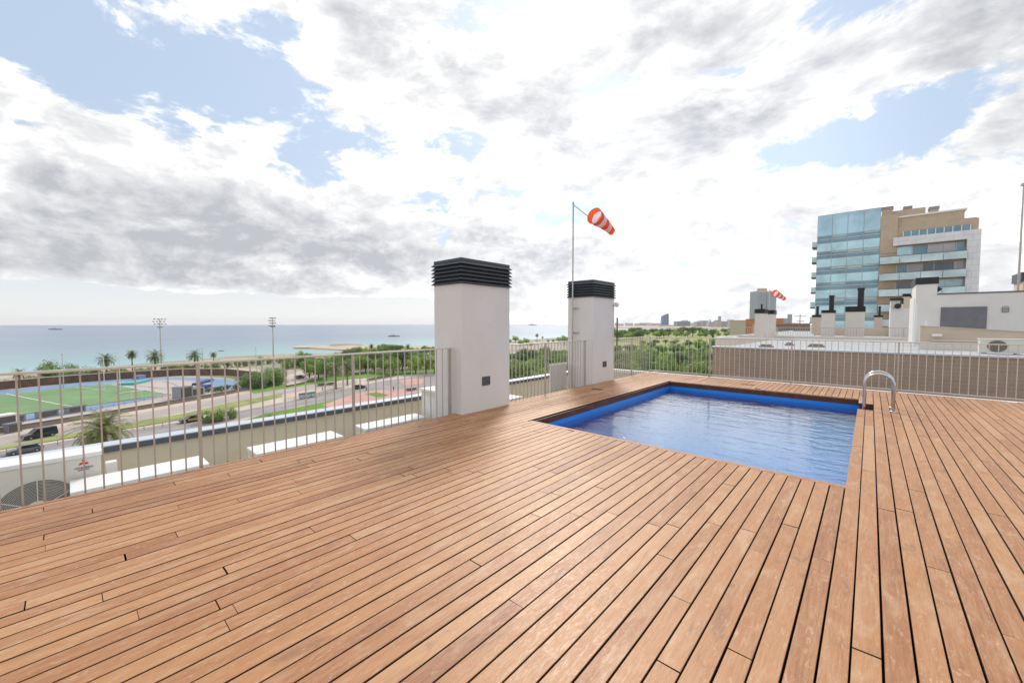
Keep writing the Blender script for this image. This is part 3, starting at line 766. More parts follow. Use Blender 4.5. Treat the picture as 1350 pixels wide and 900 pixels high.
# ------------------------------------------------------------------ glass office building
GY = 110.
gb = empty('office_building', (AY(1157, 400, GY).x, GY, -22), 'tall glass and beige clad building with white framed balconies on the right', 'building')
gx = gb.location.x
def gl_(u, v, Y=GY): p_ = AY(u, v, Y); return p_.x - gx, p_.z + 22
def gbx(name, m, x0, x1, y0, y1, z0, z1, par=gb): return B(name, m, par, x0, x1, y0, y1, z0, z1)
XA = gl_(1074.5, 400)[0]; XB = 0.; ZT = gl_(1116, 280.5)[1]
XE = gl_(1293, 300)[0]; XD = gl_(1273, 340)[0]; XC = gl_(1182, 340)[0]
gbx('core_wall', M_beigeclad, XA + .4, XE - .2, .35, 18, 0, gl_(1200, 297)[1])
gbx('side_wall', M_whiteclad, XA, XA + .39, .4, 16, 0, ZT - 1)
fl = 3.35
zf = [gl_(1116, v)[1] for v in (308, 328.5, 350.5, 371, 392, 412)]
# curtain wall: alternate spandrel and vision bands, 4 bays
bays = [XA + (XB - XA) * k / 4 for k in range(5)]
top = ZT; i = 0
bands = []
z = zf[0]; bands.append((z, top, M_gblue))
zz = z
while zz > 2:
    bands.append((zz - 1.55, zz, M_gvis)); bands.append((zz - fl, zz - 1.55, M_gpale)); zz -= fl
cw = gbx('curtain_wall_frame', mat('mullion', (.42, .50, .53), .4, .4), XA, XB, .10, .34, 0, ZT + .15)
for k in range(4):
    for (z0, z1, m_) in bands:
        pz_ = MB(); j = random.uniform(-.01, .01)
        pz_.box(bays[k] + .06, bays[k + 1] - .06, .02 + j, .099, z0 + .05, z1 - .05)
        w_ = pz_.build('window' if m_ is M_gvis else 'spandrel_panel', m_, gb)
        if m_ is M_gvis:
            mm = MB(); c_ = (bays[k] + bays[k + 1]) / 2
            mm.box(bays[k] + .06, bays[k + 1] - .06, -.01, .018 + min(j, 0), z0 + .75, z0 + .81); mm.build('window_bar', M_white, w_)
            if random.random() < .6:
                bl_ = MB(); bl_.box(bays[k] + .1, bays[k + 1] - .1, .005, .012, z1 - random.uniform(.2, .65), z1 - .06); bl_.build('blind', mat('blind', (.45, .55, .56), .7), w_)
# beige tower strip
zb_ = gl_(1170, 334)[1]; zt2 = gl_(1170, 284)[1]
gbx('beige_facade', M_beigeclad, XB + .02, XC, -.05, 6, zb_, zt2)
# roof boxes
for (u0, u1, vt, vb, dy) in ((1163, 1177, 272, 285, 1), (1193, 1203, 268, 280, 3), (1227, 1239, 270, 282, 2)):
    a_, z1_ = gl_(u0, vt); c_, z0_ = gl_(u1, vb)
    r_ = gbx('roof_chimney', M_beigeclad, a_, c_, dy, dy + 1.6, z0_ - 3, z1_ - .5); B('chimney_cap', mat('chimcap', (.35, .3, .27), .8), r_, a_ - .1, c_ + .1, dy - .1, dy + 1.7, z1_ - .499, z1_)
gbx('penthouse', M_beigeclad, gl_(1177, 280)[0], gl_(1221, 280)[0], 1.5, 9, gl_(1200, 300)[1], gl_(1200, 273.5)[1])
gbx('penthouse', M_beigeclad, XC - .3, gl_(1272, 290)[0], .6, 9, gl_(1230, 302)[1], gl_(1230, 281)[1])
gbx('roof_slab', M_white, XC - .4, gl_(1272, 290)[0] + .3, .35, 9.3, gl_(1230, 281)[1] + .001, gl_(1230, 279)[1])
gbx('roof_terrace_parapet', M_beigeclad, gl_(1255, 290)[0], gl_(1289, 290)[0], 1, 8, gl_(1270, 298)[1] - 1.3, gl_(1270, 287)[1])
# top terrace glass
zt3 = gl_(1240, 308)[1]
gbx('top_terrace_glazing', M_gvis, XC + .8, XE - 1.2, .1, .3, gl_(1230, 311)[1], gl_(1230, 301)[1])
for k in range(9):
    x_ = XC + .8 + (XE - 2 - XC) * k / 8; gbx('glazing_post', M_white, x_ - .06, x_ + .06, .0, .099, gl_(1230, 311)[1], gl_(1230, 301)[1])
# white frame
gbx('white_band', M_whiteclad, XC - .6, XE, -.9, .3, gl_(1230, 320)[1], zt3)
gbx('white_frame', M_whiteclad, XD, XE, -.9, .3, 0, gl_(1230, 320)[1] - .002)
gbx('end_wall', M_whiteclad, XE - .3, XE - .001, .31, 17, 0, zt3)
# balcony floors
fz = [gl_(1215, v)[1] for v in (340.5, 363, 384.5, 405, 425)]
zprev = gl_(1230, 320)[1]
for n_, z1 in enumerate(fz):
    x0_ = XB + .02
    # glazed doors between slabs
    xs_ = XC - .2
    gbx('storey_wall', M_beigeclad, x0_, XD - .01, .05, .34, z1, min(zprev, zb_) if n_ == 0 else zprev)
    k = 0; x_ = XC + .1
    while x_ < XD - 1.2:
        ww = random.choice((1.5, 2.1, 2.6)); ww = min(ww, XD - .1 - x_)
        mm_ = random.choice((M_gdark, M_gvis, M_gdark, M_gpale, M_wcloth))
        wo = gbx('window', mm_, x_, x_ + ww - .12, -.01, .049, z1 + .1, zprev - .25)
        B('window_frame', M_white, wo, x_ - .06, x_ + 0, -.03, -.011, z1 + .1, zprev - .25); x_ += ww
    gbx('balcony_slab', M_copdark, x0_, XD - .002, -1.5, .04, z1 - .14, z1)
    bs = [x0_ + (XD - x0_) * q / 4 for q in range(5)]
    for q in range(4):
        gbx('balcony_glass', M_gbal, bs[q] + .04, bs[q + 1] - .04, -1.53, -1.48, z1 - .75, z1 + .62)
    gbx('balcony_rail', M_copdark, x0_, XD - .002, -1.56, -1.47, z1 + .62, z1 + .72)
    zprev = z1 - .76
    zb_ = zprev + 99
# left edge balconies
for n_ in range(7):
    z_ = zf[0] - 1.7 - n_ * fl
    bl_ = gbx('side_balcony', M_gbal, XA - 1.0, XA - .001, 2, 5, z_ - .15, z_ + 1.0)
    B('balcony_floor', M_copdark, bl_, XA - 1.05, XA - .002, 1.95, 5.05, z_ - .35, z_ - .151)
    B('balcony_rail', M_metal, bl_, XA - 1.05, XA - .95, 1.95, 5.05, z_ + 1.001, z_ + 1.08)

# ------------------------------------------------------------------ GROUND AND SEA
GZ = -22.; SZ = -24.
def flat(name, pts, z, m, kind='structure'):
    b = MB(); b.add([(p.x, p.y, z) for p in pts], [tuple(range(len(pts)))])
    o_ = b.build(name, m, up=True); o_['kind'] = kind; return o_
def gpoly(name, px, dz, m): return flat(name, [G(u, v, GZ) for u, v in px], GZ + dz, m)
m, nt, b = new_mat('sea_water')
pos = geo_pos(nt)
s3 = nt.nodes.new('ShaderNodeSeparateXYZ'); nt.links.new(pos, s3.inputs[0])
wv = noise(nt, 1, 6, .6, mapping(nt, pos, (.02, .05, 1), (0, 0, R(-35))), .4)
wv2 = noise(nt, 1, 5, .6, mapping(nt, pos, (.004, .0012, 1), (0, 0, R(20))), .5)
shal = S(nt, s3.outputs['X']).neg() + S(nt, wv2.outputs[0]) * 130.
cs = mixc(nt, shal.step(360., 780.), (.26, .50, .48), (.16, .235, .32))
cs = mixc(nt, S(nt, wv2.outputs[0]).step(.42, .6) * .5, cs, (.21, .29, .36))
nt.links.new(cs, b.inputs['Base Color']); b.inputs['Roughness'].default_value = .28; b.inputs['IOR'].default_value = 1.45
wv3 = noise(nt, 1, 8, .65, mapping(nt, pos, (.12, .35, 1), (0, 0, R(-35))), .4)
bump(nt, S(nt, wv.outputs[0]) * 2.2 + S(nt, wv3.outputs[0]) * .9, .35, .9, b)
Mn, Mx = -14000, 14000
flat('sea', [Vector(p) for p in ((Mn, Mn, 0), (400, Mn, 0), (400, Mx, 0), (Mn, Mx, 0))], SZ, m)
m, nt, b = new_mat('land_earth'); pos = geo_pos(nt)
n1 = noise(nt, .02, 6, .6, pos); n2 = noise(nt, .3, 6, .6, pos)
c1 = ramp(nt, n1.outputs[0], [(.35, (.38, .31, .25)), (.5, (.46, .38, .30)), (.66, (.27, .28, .15))])
nt.links.new(mixc(nt, S(nt, n2.outputs[0]) * .5, c1, (.33, .27, .22)), b.inputs['Base Color']); b.inputs['Roughness'].default_value = .95
shore = [(-900, 560), (-500, 530), (-200, 512), (-60, 503), (0, 499), (60, 491), (120, 485), (200, 478), (300, 470), (370, 466.5), (430, 465.5), (500, 463), (560, 459), (610, 454), (668, 450), (720, 446), (780, 442), (830, 438.5), (870, 435.5), (905, 433.2)]
sp_ = [G(u, v, GZ) for u, v in shore]
far = [Vector((-1900, 4200, GZ)), Vector((-2600, 9000, GZ)), Vector((-1500, 13500, GZ)), Vector((13500, 13500, GZ)), Vector((13500, -13500, GZ)), Vector((-900, -13500, GZ)), Vector((-500, -900, GZ))]
sp_ = [p for p in sp_ if p.x > -5000]
ring = sp_ + far
b_ = MB(); b_.add(ring, [tuple(range(len(ring)))])
# beach slope down into the sea
outer = []
for i, p in enumerate(sp_):
    a_ = sp_[max(i - 1, 0)]; c_ = sp_[min(i + 1, len(sp_) - 1)]; d_ = (c_ - a_).normalized(); n_ = Vector((-d_.y, d_.x, 0))
    outer.append(p + n_ * (22 + .012 * p.length) + Vector((0, 0, SZ - .4 - GZ)))
b_.add([p + Vector((0, 0, 0)) for p in sp_] + outer, [(i, i + 1, i + 1 + len(sp_), i + len(sp_)) for i in range(len(sp_) - 1)]); b_.m[-(len(sp_) - 1):] = [1] * (len(sp_) - 1)
g_ = b_.build('ground', [m, M_sand], up=True); struct(g_)
# port spit far off
pp = [Vector(p) for p in ((-1500, 2600, 0), (-1150, 2300, 0), (-900, 3600, 0), (-1600, 5200, 0), (-2600, 5600, 0), (-2300, 4200, 0))]
b_ = MB(); b_.add([(p.x, p.y, SZ + 2.2) for p in pp] + [(p.x * 1.01, p.y * 1.01, SZ - 1) for p in pp], [tuple(range(6))] + [(i, (i + 1) % 6, (i + 1) % 6 + 6, i + 6) for i in range(6)])
struct(b_.build('harbour_spit', M_sand))
# sandy spit reaching into the sea
def mound(name, px, z0, h, m_):
    P_ = [G(u, v, z0) for u, v in px]; c_ = sum(P_, Vector()) / len(P_); n = len(P_)
    b_ = MB(); b_.add([(p.x, p.y, z0 - .8) for p in P_] + [(c_.x + (p.x - c_.x) * .93, c_.y + (p.y - c_.y) * .93, z0 + h) for p in P_],
                      [tuple(range(n, 2 * n))] + [(i, (i + 1) % n, (i + 1) % n + n, i + n) for i in range(n)])
    return struct(b_.build(name, m_))
mound('sand_spit', [(383, 459.5), (385, 456.8), (410, 456.3), (440, 457), (470, 456.2), (520, 457.2), (575, 456.8), (575, 466), (520, 466), (485, 465), (455, 462.6), (430, 461.2), (405, 459.6)], SZ, 1.3, M_sand)
mound('breakwater', [(432, 456.4), (435, 454.8), (455, 454.2), (478, 454.6), (480, 456.2)], SZ, 1.0, mat('rocks', (.30, .24, .18), .95, 0, .4, .3))

# sports ground
gpoly('concourse', [(-260, 640), (-260, 545), (-100, 527), (0, 513.5), (150, 501), (240, 495), (320, 495.5), (350, 501), (340, 512), (240, 530), (100, 556), (0, 574)], .04, M_infield)
gpoly('running_track', [(-260, 550), (-100, 530.5), (0, 515.5), (100, 504.7), (160, 499.6), (215, 497.3), (260, 497.6), (295, 499.4), (314, 502.5), (316, 506), (305, 510), (280, 515), (245, 521), (225, 521), (100, 545), (-260, 600)], .08, M_track)
gpoly('infield', [(140, 507.6), (158, 503.8), (190, 501.6), (222, 500.9), (252, 502), (276, 505.5), (283, 509.5), (272, 513.5), (245, 518), (215, 522), (150, 530), (60, 540)], .12, M_infield)
gpoly('football_pitch', [(-260, 556), (-100, 534), (0, 521), (60, 514), (105, 509), (148, 506.8), (221, 519.6), (190, 525), (100, 537.5), (0, 550.5), (-100, 563), (-260, 590)], .16, M_turf)
gpoly('grass_bend', [(262, 496.2), (290, 497.6), (316, 501), (322, 505.5), (316, 509.5), (328, 509), (336, 503), (318, 498), (290, 495.4)], .10, M_dry)
def line(px, w, dz, m_=M_line, name='pitch_line'):
    P_ = [G(u, v, GZ) for u, v in px]; b_ = MB()
    for a_, c_ in zip(P_, P_[1:]):
        d_ = (c_ - a_).normalized(); n_ = Vector((-d_.y, d_.x, 0)) * w / 2
        b_.add([(q.x, q.y, GZ + dz) for q in (a_ - n_, c_ - n_, c_ + n_, a_ + n_)], [(0, 1, 2, 3)])
    o_ = b_.build(name, m_, up=True); o_['kind'] = 'structure'
line([(8, 519.5), (35, 525), (78, 533.5)], .35, .20); line([(78, 533.5), (100, 536.5)], .3, .20); line([(100, 511), (140, 514.2)], .3, .20)
line([(-250, 588), (0, 549), (100, 536.2), (220, 519)], .3, .205); line([(0, 522), (60, 515), (147, 507.8), (219, 519)], .3, .208)
line([(178, 509), (215, 511.5), (250, 508.5)], .7, .15, M_track, 'infield_marking'); line([(215, 503), (228, 506), (240, 513)], .5, .154, M_track, 'infield_marking'); line([(150, 506), (185, 509.5), (240, 516)], .5, .158, M_track, 'infield_marking')
# roads and verges
gpoly('promenade', [(-260, 760), (-260, 642), (0, 572), (100, 555), (240, 529.5), (340, 511.5), (420, 501), (480, 497), (620, 489), (760, 489), (760, 545), (600, 600), (300, 640)], .06, M_pave)
gpoly('road', [(-260, 640), (0, 577), (100, 559), (200, 542), (300, 523), (400, 508), (470, 501.5), (470, 505.5), (400, 515), (300, 531), (200, 552), (100, 570), (0, 588), (-260, 655)], .10, M_asph2)
gpoly('road', [(-260, 680), (0, 597), (130, 575), (240, 557), (300, 545), (400, 525), (450, 514), (500, 503), (565, 494.5), (640, 494), (700, 498), (700, 512), (600, 512), (545, 512), (540, 516), (480, 518), (440, 527), (400, 534), (300, 556), (240, 571), (130, 592), (0, 615), (-260, 705)], .102, M_asph)
gpoly('verge', [(-260, 656), (0, 589), (150, 562), (200, 552.5), (240, 546), (300, 532), (372, 518.5), (372, 523), (300, 540), (240, 553), (150, 568), (0, 593), (-260, 662)], .14, M_dry)
gpoly('verge', [(318, 556), (350, 545.5), (400, 535.5), (448, 526), (450, 532), (420, 540), (380, 552), (320, 575)], .14, M_grass)
gpoly('lawn', [(330, 515.5), (345, 511), (400, 503), (425, 498), (440, 493), (490, 489.5), (560, 486), (560, 492), (500, 497), (460, 500), (400, 508.5), (335, 519)], .14, M_grass)
gpoly('lawn', [(560, 492), (560, 480), (700, 470), (820, 462), (960, 452), (1080, 446), (1080, 455), (980, 466), (900, 490), (760, 500), (640, 496)], .15, M_grass)
gpoly('cycle_path', [(425, 534), (455, 524), (470, 519), (500, 514.5), (545, 512.5), (552, 518), (500, 528), (440, 541)], .16, M_redpave)
gpoly('cycle_path', [(524, 502.5), (545, 499), (560, 500), (556, 506.5), (535, 509)], .16, M_redpave)
gpoly('planting_bed', [(480, 519.2), (497, 517.3), (513, 521.5), (500, 525)], .19, M_grass)
gpoly('plaza', [(378, 509), (378, 495), (400, 488), (418, 485.5), (420, 497), (400, 503.5)], .145, mat('pale_plaza', (.55, .46, .40), .9, 0, .08, .2))
gpoly('sandy_path', [(265, 493.5), (300, 485.5), (340, 486), (352, 492.5)], .05, mat('pale_earth', (.52, .43, .34), .9, 0, .1, .2))
line([(-260, 672), (0, 606), (130, 583.5), (240, 564), (300, 550), (400, 529.5), (450, 520.5)], .18, .13, M_line, 'road_marking')

gpoly('coastal_park', [(780, 449), (800, 443), (850, 439), (900, 436), (960, 434.5), (1010, 434), (1040, 440), (1000, 449), (900, 456), (820, 458)], .1, mat('dry_park', (.30, .31, .11), .95, 0, .35, .02))
# ---- long brown boundary wall behind the track
def wall_px(name, px, h, th, m_, label, cap=None, cat='wall'):
    P_ = [G(u, v, GZ) for u, v in px]; c_ = P_[0].copy(); root = empty(name, c_, label, cat)
    b_ = MB(); b2 = MB()
    for a_, d__ in zip(P_, P_[1:]):
        d_ = (d__ - a_); L = d_.length; d_.normalize(); n_ = Vector((-d_.y, d_.x, 0)) * th / 2; a0 = a_ - c_; a1 = d__ - c_
        def bx(mb, z0, z1, k):
            vs = [a0 - n_ * k, a1 - n_ * k, a1 + n_ * k, a0 + n_ * k]
            mb.add([(v.x, v.y, z0) for v in vs] + [(v.x, v.y, z1) for v in vs], [(0, 3, 2, 1), (4, 5, 6, 7), (0, 1, 5, 4), (1, 2, 6, 5), (2, 3, 7, 6), (3, 0, 4, 7)])
        bx(b_, 0, h, 1)
        if cap: bx(b2, h + .001, h + .25, 1.6)
    b_.build('wall', m_, root)
    if cap: b2.build('wall_coping', cap, root)
    return root
wall_px('boundary_wall', [(-260, 548), (-100, 528.5), (0, 513.7), (60, 507.5), (150, 500), (240, 494.6), (300, 494.3), (342, 499.5)], 2.9, .6, M_brownwall, 'long brown wall behind the blue running track, in front of the sea', M_sandwall)
wall_px('street_wall', [(-100, 590), (0, 571), (60, 561), (130, 549.5), (240, 530.5), (300, 520), (335, 512.5)], .9, .3, mat('low_wall', (.30, .23, .18), .9), 'low wall between the sports ground and the road', M_copdark)
wall_px('plaza_wall', [(376, 510.5), (400, 506), (425, 499.8)], .6, .3, M_brownwall, 'low dark wall below the pale plaza')
# street railing posts by the near road
def street_rail(px, label):
    P_ = [G(u, v, GZ) for u, v in px]; c_ = P_[0].copy(); root = empty('street_railing', c_, label, 'railing'); b_ = MB(); p2 = MB()
    for a_, d__ in zip(P_, P_[1:]):
        a0, a1 = a_ - c_, d__ - c_; n = max(1, int((a1 - a0).length / 2.5))
        for z in (1.0, .55): b_.tube([(a0.x, a0.y, z), (a1.x, a1.y, z)], .04, 5)
        for k in range(n + 1): q = a0.lerp(a1, k / n); p2.tube([(q.x, q.y, 0), (q.x, q.y, 1.05)], .05, 5)
    b_.build('rail', M_shutter, root); p2.build('posts', M_shutter, root)
street_rail([(-60, 610), (40, 593), (110, 581), (190, 567), (260, 556)], 'grey street railing along the pavement beside the near road at left')
street_rail([(-60, 576), (0, 561), (60, 551.5), (120, 541.5), (190, 529), (225, 523)], 'thin grey fence along the near side of the green pitch')
street_rail([(375, 530), (400, 525), (450, 516)], 'grey street railing beside the road next to the rubbish containers')

# dugouts / sheds by the pitch
def shed(u, v, w_, d_, h_, m_, label, rz, name='dugout', roofm=None):
    p_ = G(u, v, GZ); root = empty(name, p_, label, 'shelter' if name == 'dugout' else 'kiosk', None, rz)
    B('shell', m_, root, -w_ / 2, w_ / 2, -d_ / 2, d_ / 2, .15, h_)
    B('roof', roofm or M_shutter, root, -w_ / 2 - .1, w_ / 2 + .1, -d_ / 2 - .15, d_ / 2 + .15, h_ + .001, h_ + .15)
    B('base', M_shutter, root, -w_ / 2, w_ / 2, -d_ / 2, d_ / 2, 0, .149)
    B('opening', M_dark, root, -w_ * .4, w_ * .4, -d_ / 2 - .03, -d_ / 2 - .001, .3, h_ - .25)
    return root
rzs = math.atan2(*(lambda q: (q.y, q.x))(G(107, 541) - G(17, 556)))
gm = mat('grey_green_sheet', (.26, .29, .26), .7)
shed(17, 557, 3.8, 1.4, 1.6, gm, 'grey green team shelter beside the pitch, leftmost of three', rzs)
shed(62, 549.5, 3.8, 1.4, 1.6, gm, 'grey green team shelter beside the pitch, middle of three', rzs)
shed(99, 543.5, 3.8, 1.4, 1.6, gm, 'grey green team shelter beside the pitch, nearest the palm', rzs)
shed(3, 562, 4, 2.5, 2.6, M_white, 'small white booth beside the pitch at the left edge', rzs, 'booth', M_white)
shed(241, 524, 4.2, 3, 3.4, mat('grey_kiosk', (.30, .31, .33), .7), 'grey equipment kiosk beside the track bend', rzs, 'kiosk')
shed(256, 521, 4.8, 3, 2.4, mat('pale_grey_kiosk', (.50, .50, .50), .7), 'paler low kiosk right of the grey equipment kiosk', rzs, 'kiosk')
shed(17, 570, 2.2, 1.4, 2.0, M_shutter, 'grey street cabinet on the road verge left of the dark van', rzs, 'kiosk')
# mats
for (u, v, sx, sy, h_, c_, lb) in ((179, 505.3, 11, 5, .7, (.10, .42, .40), 'turquoise landing mat on the infield'), (268, 505, 13, 2.2, .7, (.05, .09, .22), 'long dark blue landing mat on the track infield'), (269, 511.5, 5, 3.2, .9, (.02, .04, .2), 'small dark blue landing mat near the kiosks'), (184, 499.5, 5, 2, 1.4, (.2, .24, .4), 'blue stack of hurdles beyond the turquoise mat')):
    p_ = G(u, v, GZ); r_ = empty('landing_mat', p_ + Vector((0, 0, .12)), lb, 'mat', None, rzs + .5)
    B('mat_core', mat('mat_' + lb[:9], c_, .7), r_, -sx / 2, sx / 2, -sy / 2, sy / 2, 0, h_); B('mat_cover', mat('mat_' + lb[:9], c_, .7), r_, -sx / 2 - .1, sx / 2 + .1, -sy / 2 - .1, sy / 2 + .1, h_ + .001, h_ + .08)
# goal posts (tall white)
def goal(u, v, w_, h_, label):
    r_ = empty('goal_posts', G(u, v, GZ), label, 'goal', None, rzs + math.pi / 2 * 0)
    for s_ in (-1, 1):
        b_ = MB(); b_.tube([(s_ * w_ / 2, 0, 0), (s_ * w_ / 2, 0, h_)], .11, 8); b_.build('upright', M_line, r_)
    b_ = MB(); b_.tube([(-w_ / 2, 0, 3), (w_ / 2, 0, 3)], .10, 8); b_.build('crossbar', M_line, r_)
goal(148.5, 515.5, 4.6, 12, 'tall white rugby posts at the far end of the green pitch')
def smallgoal(u, v, label):
    r_ = empty('football_goal', G(u, v, GZ), label, 'goal', None, rzs)
    b_ = MB(); b_.tube([(-3.2, 0, 0), (-3.2, 0, 2.4), (3.2, 0, 2.4), (3.2, 0, 0)], .09, 6); b_.build('frame', M_line, r_)
    b_ = MB(); b_.tube([(-3.2, 0, 2.4), (-3.2, 2, 0), (3.2, 2, 0), (3.2, 0, 2.4)], .04, 5); b_.build('net_frame', M_line, r_)
smallgoal(172, 526, 'white football goal frame at the near corner of the pitch'); smallgoal(189, 524, 'white football goal frame closest to the kiosks')

# ---- floodlight masts
def mast(ub, vt, base, label, tilt=0., rows=3, wide=2.6):
    r_ = empty('floodlight_mast', base, label, 'floodlight', 'floodlight masts by the sports ground', rzs + math.pi / 2)
    # height from measured top direction
    d_ = ray(ub, vt); t_ = base.xy.length / Vector((d_.x, d_.y)).length; Ht = H + t_ * d_.z - base.z
    b_ = MB(); b_.tube([(0, 0, 0), (0, 0, Ht * .55), (0, 0, Ht)], [.42, .32, .2], 10); b_.build('pole', M_lampw, r_)
    s_ = MB(); s_.tube([(0, 0, Ht - 4.6), (0, 0, Ht - 4.2)], [1.0, 1.1], 10); s_.build('platform', M_shutter, r_)
    b_ = MB()
    for k in range(rows):
        z_ = Ht - .2 - k * 1.25; b_.tube([(0, -wide, z_), (0, wide, z_)], .07, 5)
    b_.build('cross_arms', M_lampw, r_)
    for k in range(rows):
        z_ = Ht - .2 - k * 1.25
        for q in range(4):
            y_ = -wide + 2 * wide * q / 3 + (.35 if k % 2 else -.2)
            lb_ = MB(); lb_.prism([(-.12, -.2), (.25, -.3), (.3, .2), (-.12, .2)], 'y', y_ - .24, y_ + .24); lo_ = lb_.build('lamp_head', mat('lamphead', (.17, .16, .15), .5), r_); lo_.location.z = z_
    return r_
mast(211, 420, G(213, 487), 'tall floodlight mast with a round spread of lamps above the running track, the left one')
mast(353, 418.5, G(361, 490), 'tall floodlight mast with ladder-like rows of lamps above the bushes, the right one', rows=4, wide=1.6)
for (u, v, vt, lb) in ((84, 512, 467, 'thin lamp pole above the brown wall among the seaside bushes'), (268, 492, 459, 'thin lamp pole on the shore right of the seaside palms'), (338, 488, 459, 'thin lamp pole on the shore left of the right floodlight mast'), (349, 512, 497, 'short white lamp post in front of the large bush')):
    base = G(u, v); d_ = ray(u, vt); t_ = base.xy.length / Vector((d_.x, d_.y)).length; Ht = H + t_ * d_.z + 22
    r_ = empty('lamp_post', base, lb, 'lamp post'); b_ = MB(); b_.tube([(0, 0, 0), (0, 0, Ht)], [.16, .09], 6); b_.build('pole', M_lampw, r_)
    b_ = MB(); b_.box(-.9, .1, -.15, .15, Ht - .1, Ht + .12); b_.build('lamp_head', M_shutter, r_)

# ------------------------------------------------------------------ vegetation
def set_leaf(o_, cols):
    a_ = o_.data.color_attributes.new('leaf', 'FLOAT_COLOR', 'CORNER'); a_.data.foreach_set('color', cols)
def tree_proto(name, h, cw, ch, nclump, nleaf, leaf, m_, seed, shape='round', trunk=True):
    rnd = random.Random(seed)
    root = empty(name, (0, 0, 0), 'x', 'tree')
    cz = h - ch / 2
    lumps = []
    for i in range(nclump):
        a_ = rnd.uniform(0, 6.283); rr = math.sqrt(rnd.random()) * cw / 2 * .86; fz_ = rnd.uniform(-1, 1)
        if shape == 'flat': fz_ = rnd.uniform(-.1, 1); zz_ = cz + fz_ * ch / 2 * (1 - .75 * (rr / (cw / 2)) ** 2)
        elif shape == 'cone': rr *= (1 - (fz_ + 1) / 2 * .85); zz_ = cz + fz_ * ch / 2
        else: zz_ = cz + fz_ * ch / 2 * math.sqrt(max(.05, 1 - (rr / (cw / 2)) ** 2))
        lumps.append((Vector((rr * math.cos(a_), rr * math.sin(a_), zz_)), rnd.uniform(.7, 1.35) * cw * .15, rnd.random()))
    if trunk:
        b_ = MB(); t_ = h * .035 + .06
        b_.tube([(0, 0, 0), (.1, 0, h * .3), (0, .1, h * .7)], [t_, t_ * .75, t_ * .3], 7)
        for (c_, r_, k_) in lumps[:7]: b_.tube([(.05, 0, h * rnd.uniform(.25, .45)), (c_.x * .5, c_.y * .5, c_.z - ch * .2), c_], [t_ * .5, t_ * .3, t_ * .1], 5)
        b_.build('trunk', M_trunk, root)
    b_ = MB(); cols = []
    for (c_, r_, k_) in lumps:
        for j in range(nleaf):
            d_ = Vector((rnd.gauss(0, 1), rnd.gauss(0, 1), rnd.gauss(0, 1))).normalized() * (r_ * rnd.uniform(.45, 1.1))
            p_ = c_ + d_; s_ = leaf * rnd.uniform(.5, 1.25)
            n_ = (d_.normalized() + Vector((rnd.uniform(-.8, .8), rnd.uniform(-.8, .8), rnd.uniform(-.3, 1)))).normalized()
            a_ = n_.orthogonal().normalized(); q_ = n_.cross(a_); th = rnd.uniform(0, 6.28)
            a2 = a_ * math.cos(th) + q_ * math.sin(th); q2 = n_.cross(a2)
            b_.add([p_ - a2 * s_, p_ - q2 * s_ * .55, p_ + a2 * s_, p_ + q2 * s_ * .55], [(0, 1, 2, 3)])
            v_ = min(1, max(0, k_ * .55 + rnd.random() * .45)); cols += [v_, v_, v_, 1] * 4
    me = bpy.data.meshes.new('crown'); me.from_pydata(b_.v, [], b_.f); me.materials.append(m_)
    o_ = bpy.data.objects.new('crown', me); col.objects.link(o_); o_.parent = root; set_leaf(o_, cols)
    return root
def palm_proto(name, trunk_h, fr_len, nf, seed, lw=.035, nl=26, old=True, fan=False):
    rnd = random.Random(seed); root = empty(name, (0, 0, 0), 'x', 'palm tree')
    b_ = MB(); r0 = fr_len * .085
    n = 12; b_.tube([(0, 0, trunk_h * k / n) for k in range(n + 1)], [r0 * (1.15 if k == 0 else (.85 + .1 * (k % 2))) for k in range(n)] + [r0 * 1.35], 9)
    b_.build('trunk', M_palmold, root)
    b_ = MB(); cols = []
    for i in range(nf):
        az = i * 2.39996 + rnd.uniform(-.2, .2); el = R(82) - (i / nf) ** .9 * R(118 if old else 95)
        L = fr_len * rnd.uniform(.85, 1.08); pts = []; p_ = Vector((0, 0, trunk_h)); d_ = el; seg = 9
        h_ = Vector((math.cos(az), math.sin(az), 0))
        for k in range(seg + 1):
            pts.append(p_.copy()); p_ = p_ + (h_ * math.cos(d_) + Vector((0, 0, math.sin(d_)))) * L / seg; d_ -= R(rnd.uniform(7, 11))
        tone = rnd.random() * .6 + (.3 if i / nf < .5 else 0)
        side = h_.cross(Vector((0, 0, 1)))
        def q_(a, b__, c, d): b_.add([a, b__, c, d], [(0, 1, 2, 3)]); v_ = min(1, max(0, tone + rnd.uniform(-.15, .15))); cols.extend([v_, v_, v_, 1] * 4)
        for k in range(seg): q_(pts[k] - side * .03, pts[k] + side * .03, pts[k + 1] + side * .02, pts[k + 1] - side * .02)
        for k in range(nl):
            f_ = .12 + .88 * k / nl; x_ = f_ * seg; j = min(seg - 1, int(x_)); c_ = pts[j].lerp(pts[j + 1], x_ - j); tg = (pts[j + 1] - pts[j]).normalized()
            ll = L * .185 * math.sin(math.pi * min(1, f_ * .82 + .12)) ** .6 + .05
            for s_ in (-1, 1):
                dv = (side * s_ * .80 + tg * .62 + Vector((0, 0, rnd.uniform(-.35, .35)))).normalized() * ll; w_ = tg * lw * fr_len / 3
                q_(c_ - w_, c_ + w_, c_ + dv + w_ * .1, c_ + dv - w_ * .1)
    me = bpy.data.meshes.new('crown'); me.from_pydata(b_.v, [], b_.f); me.materials.append(M_palm)
    o_ = bpy.data.objects.new('crown', me); col.objects.link(o_); o_.parent = root; set_leaf(o_, cols)
    return root
T1 = tree_proto('broadleaf_tree', 9, 9, 6.5, 46, 62, .34, M_leaf, 1)
T2 = tree_proto('broadleaf_tree', 8, 8.5, 5.5, 42, 62, .32, M_leafy, 2)
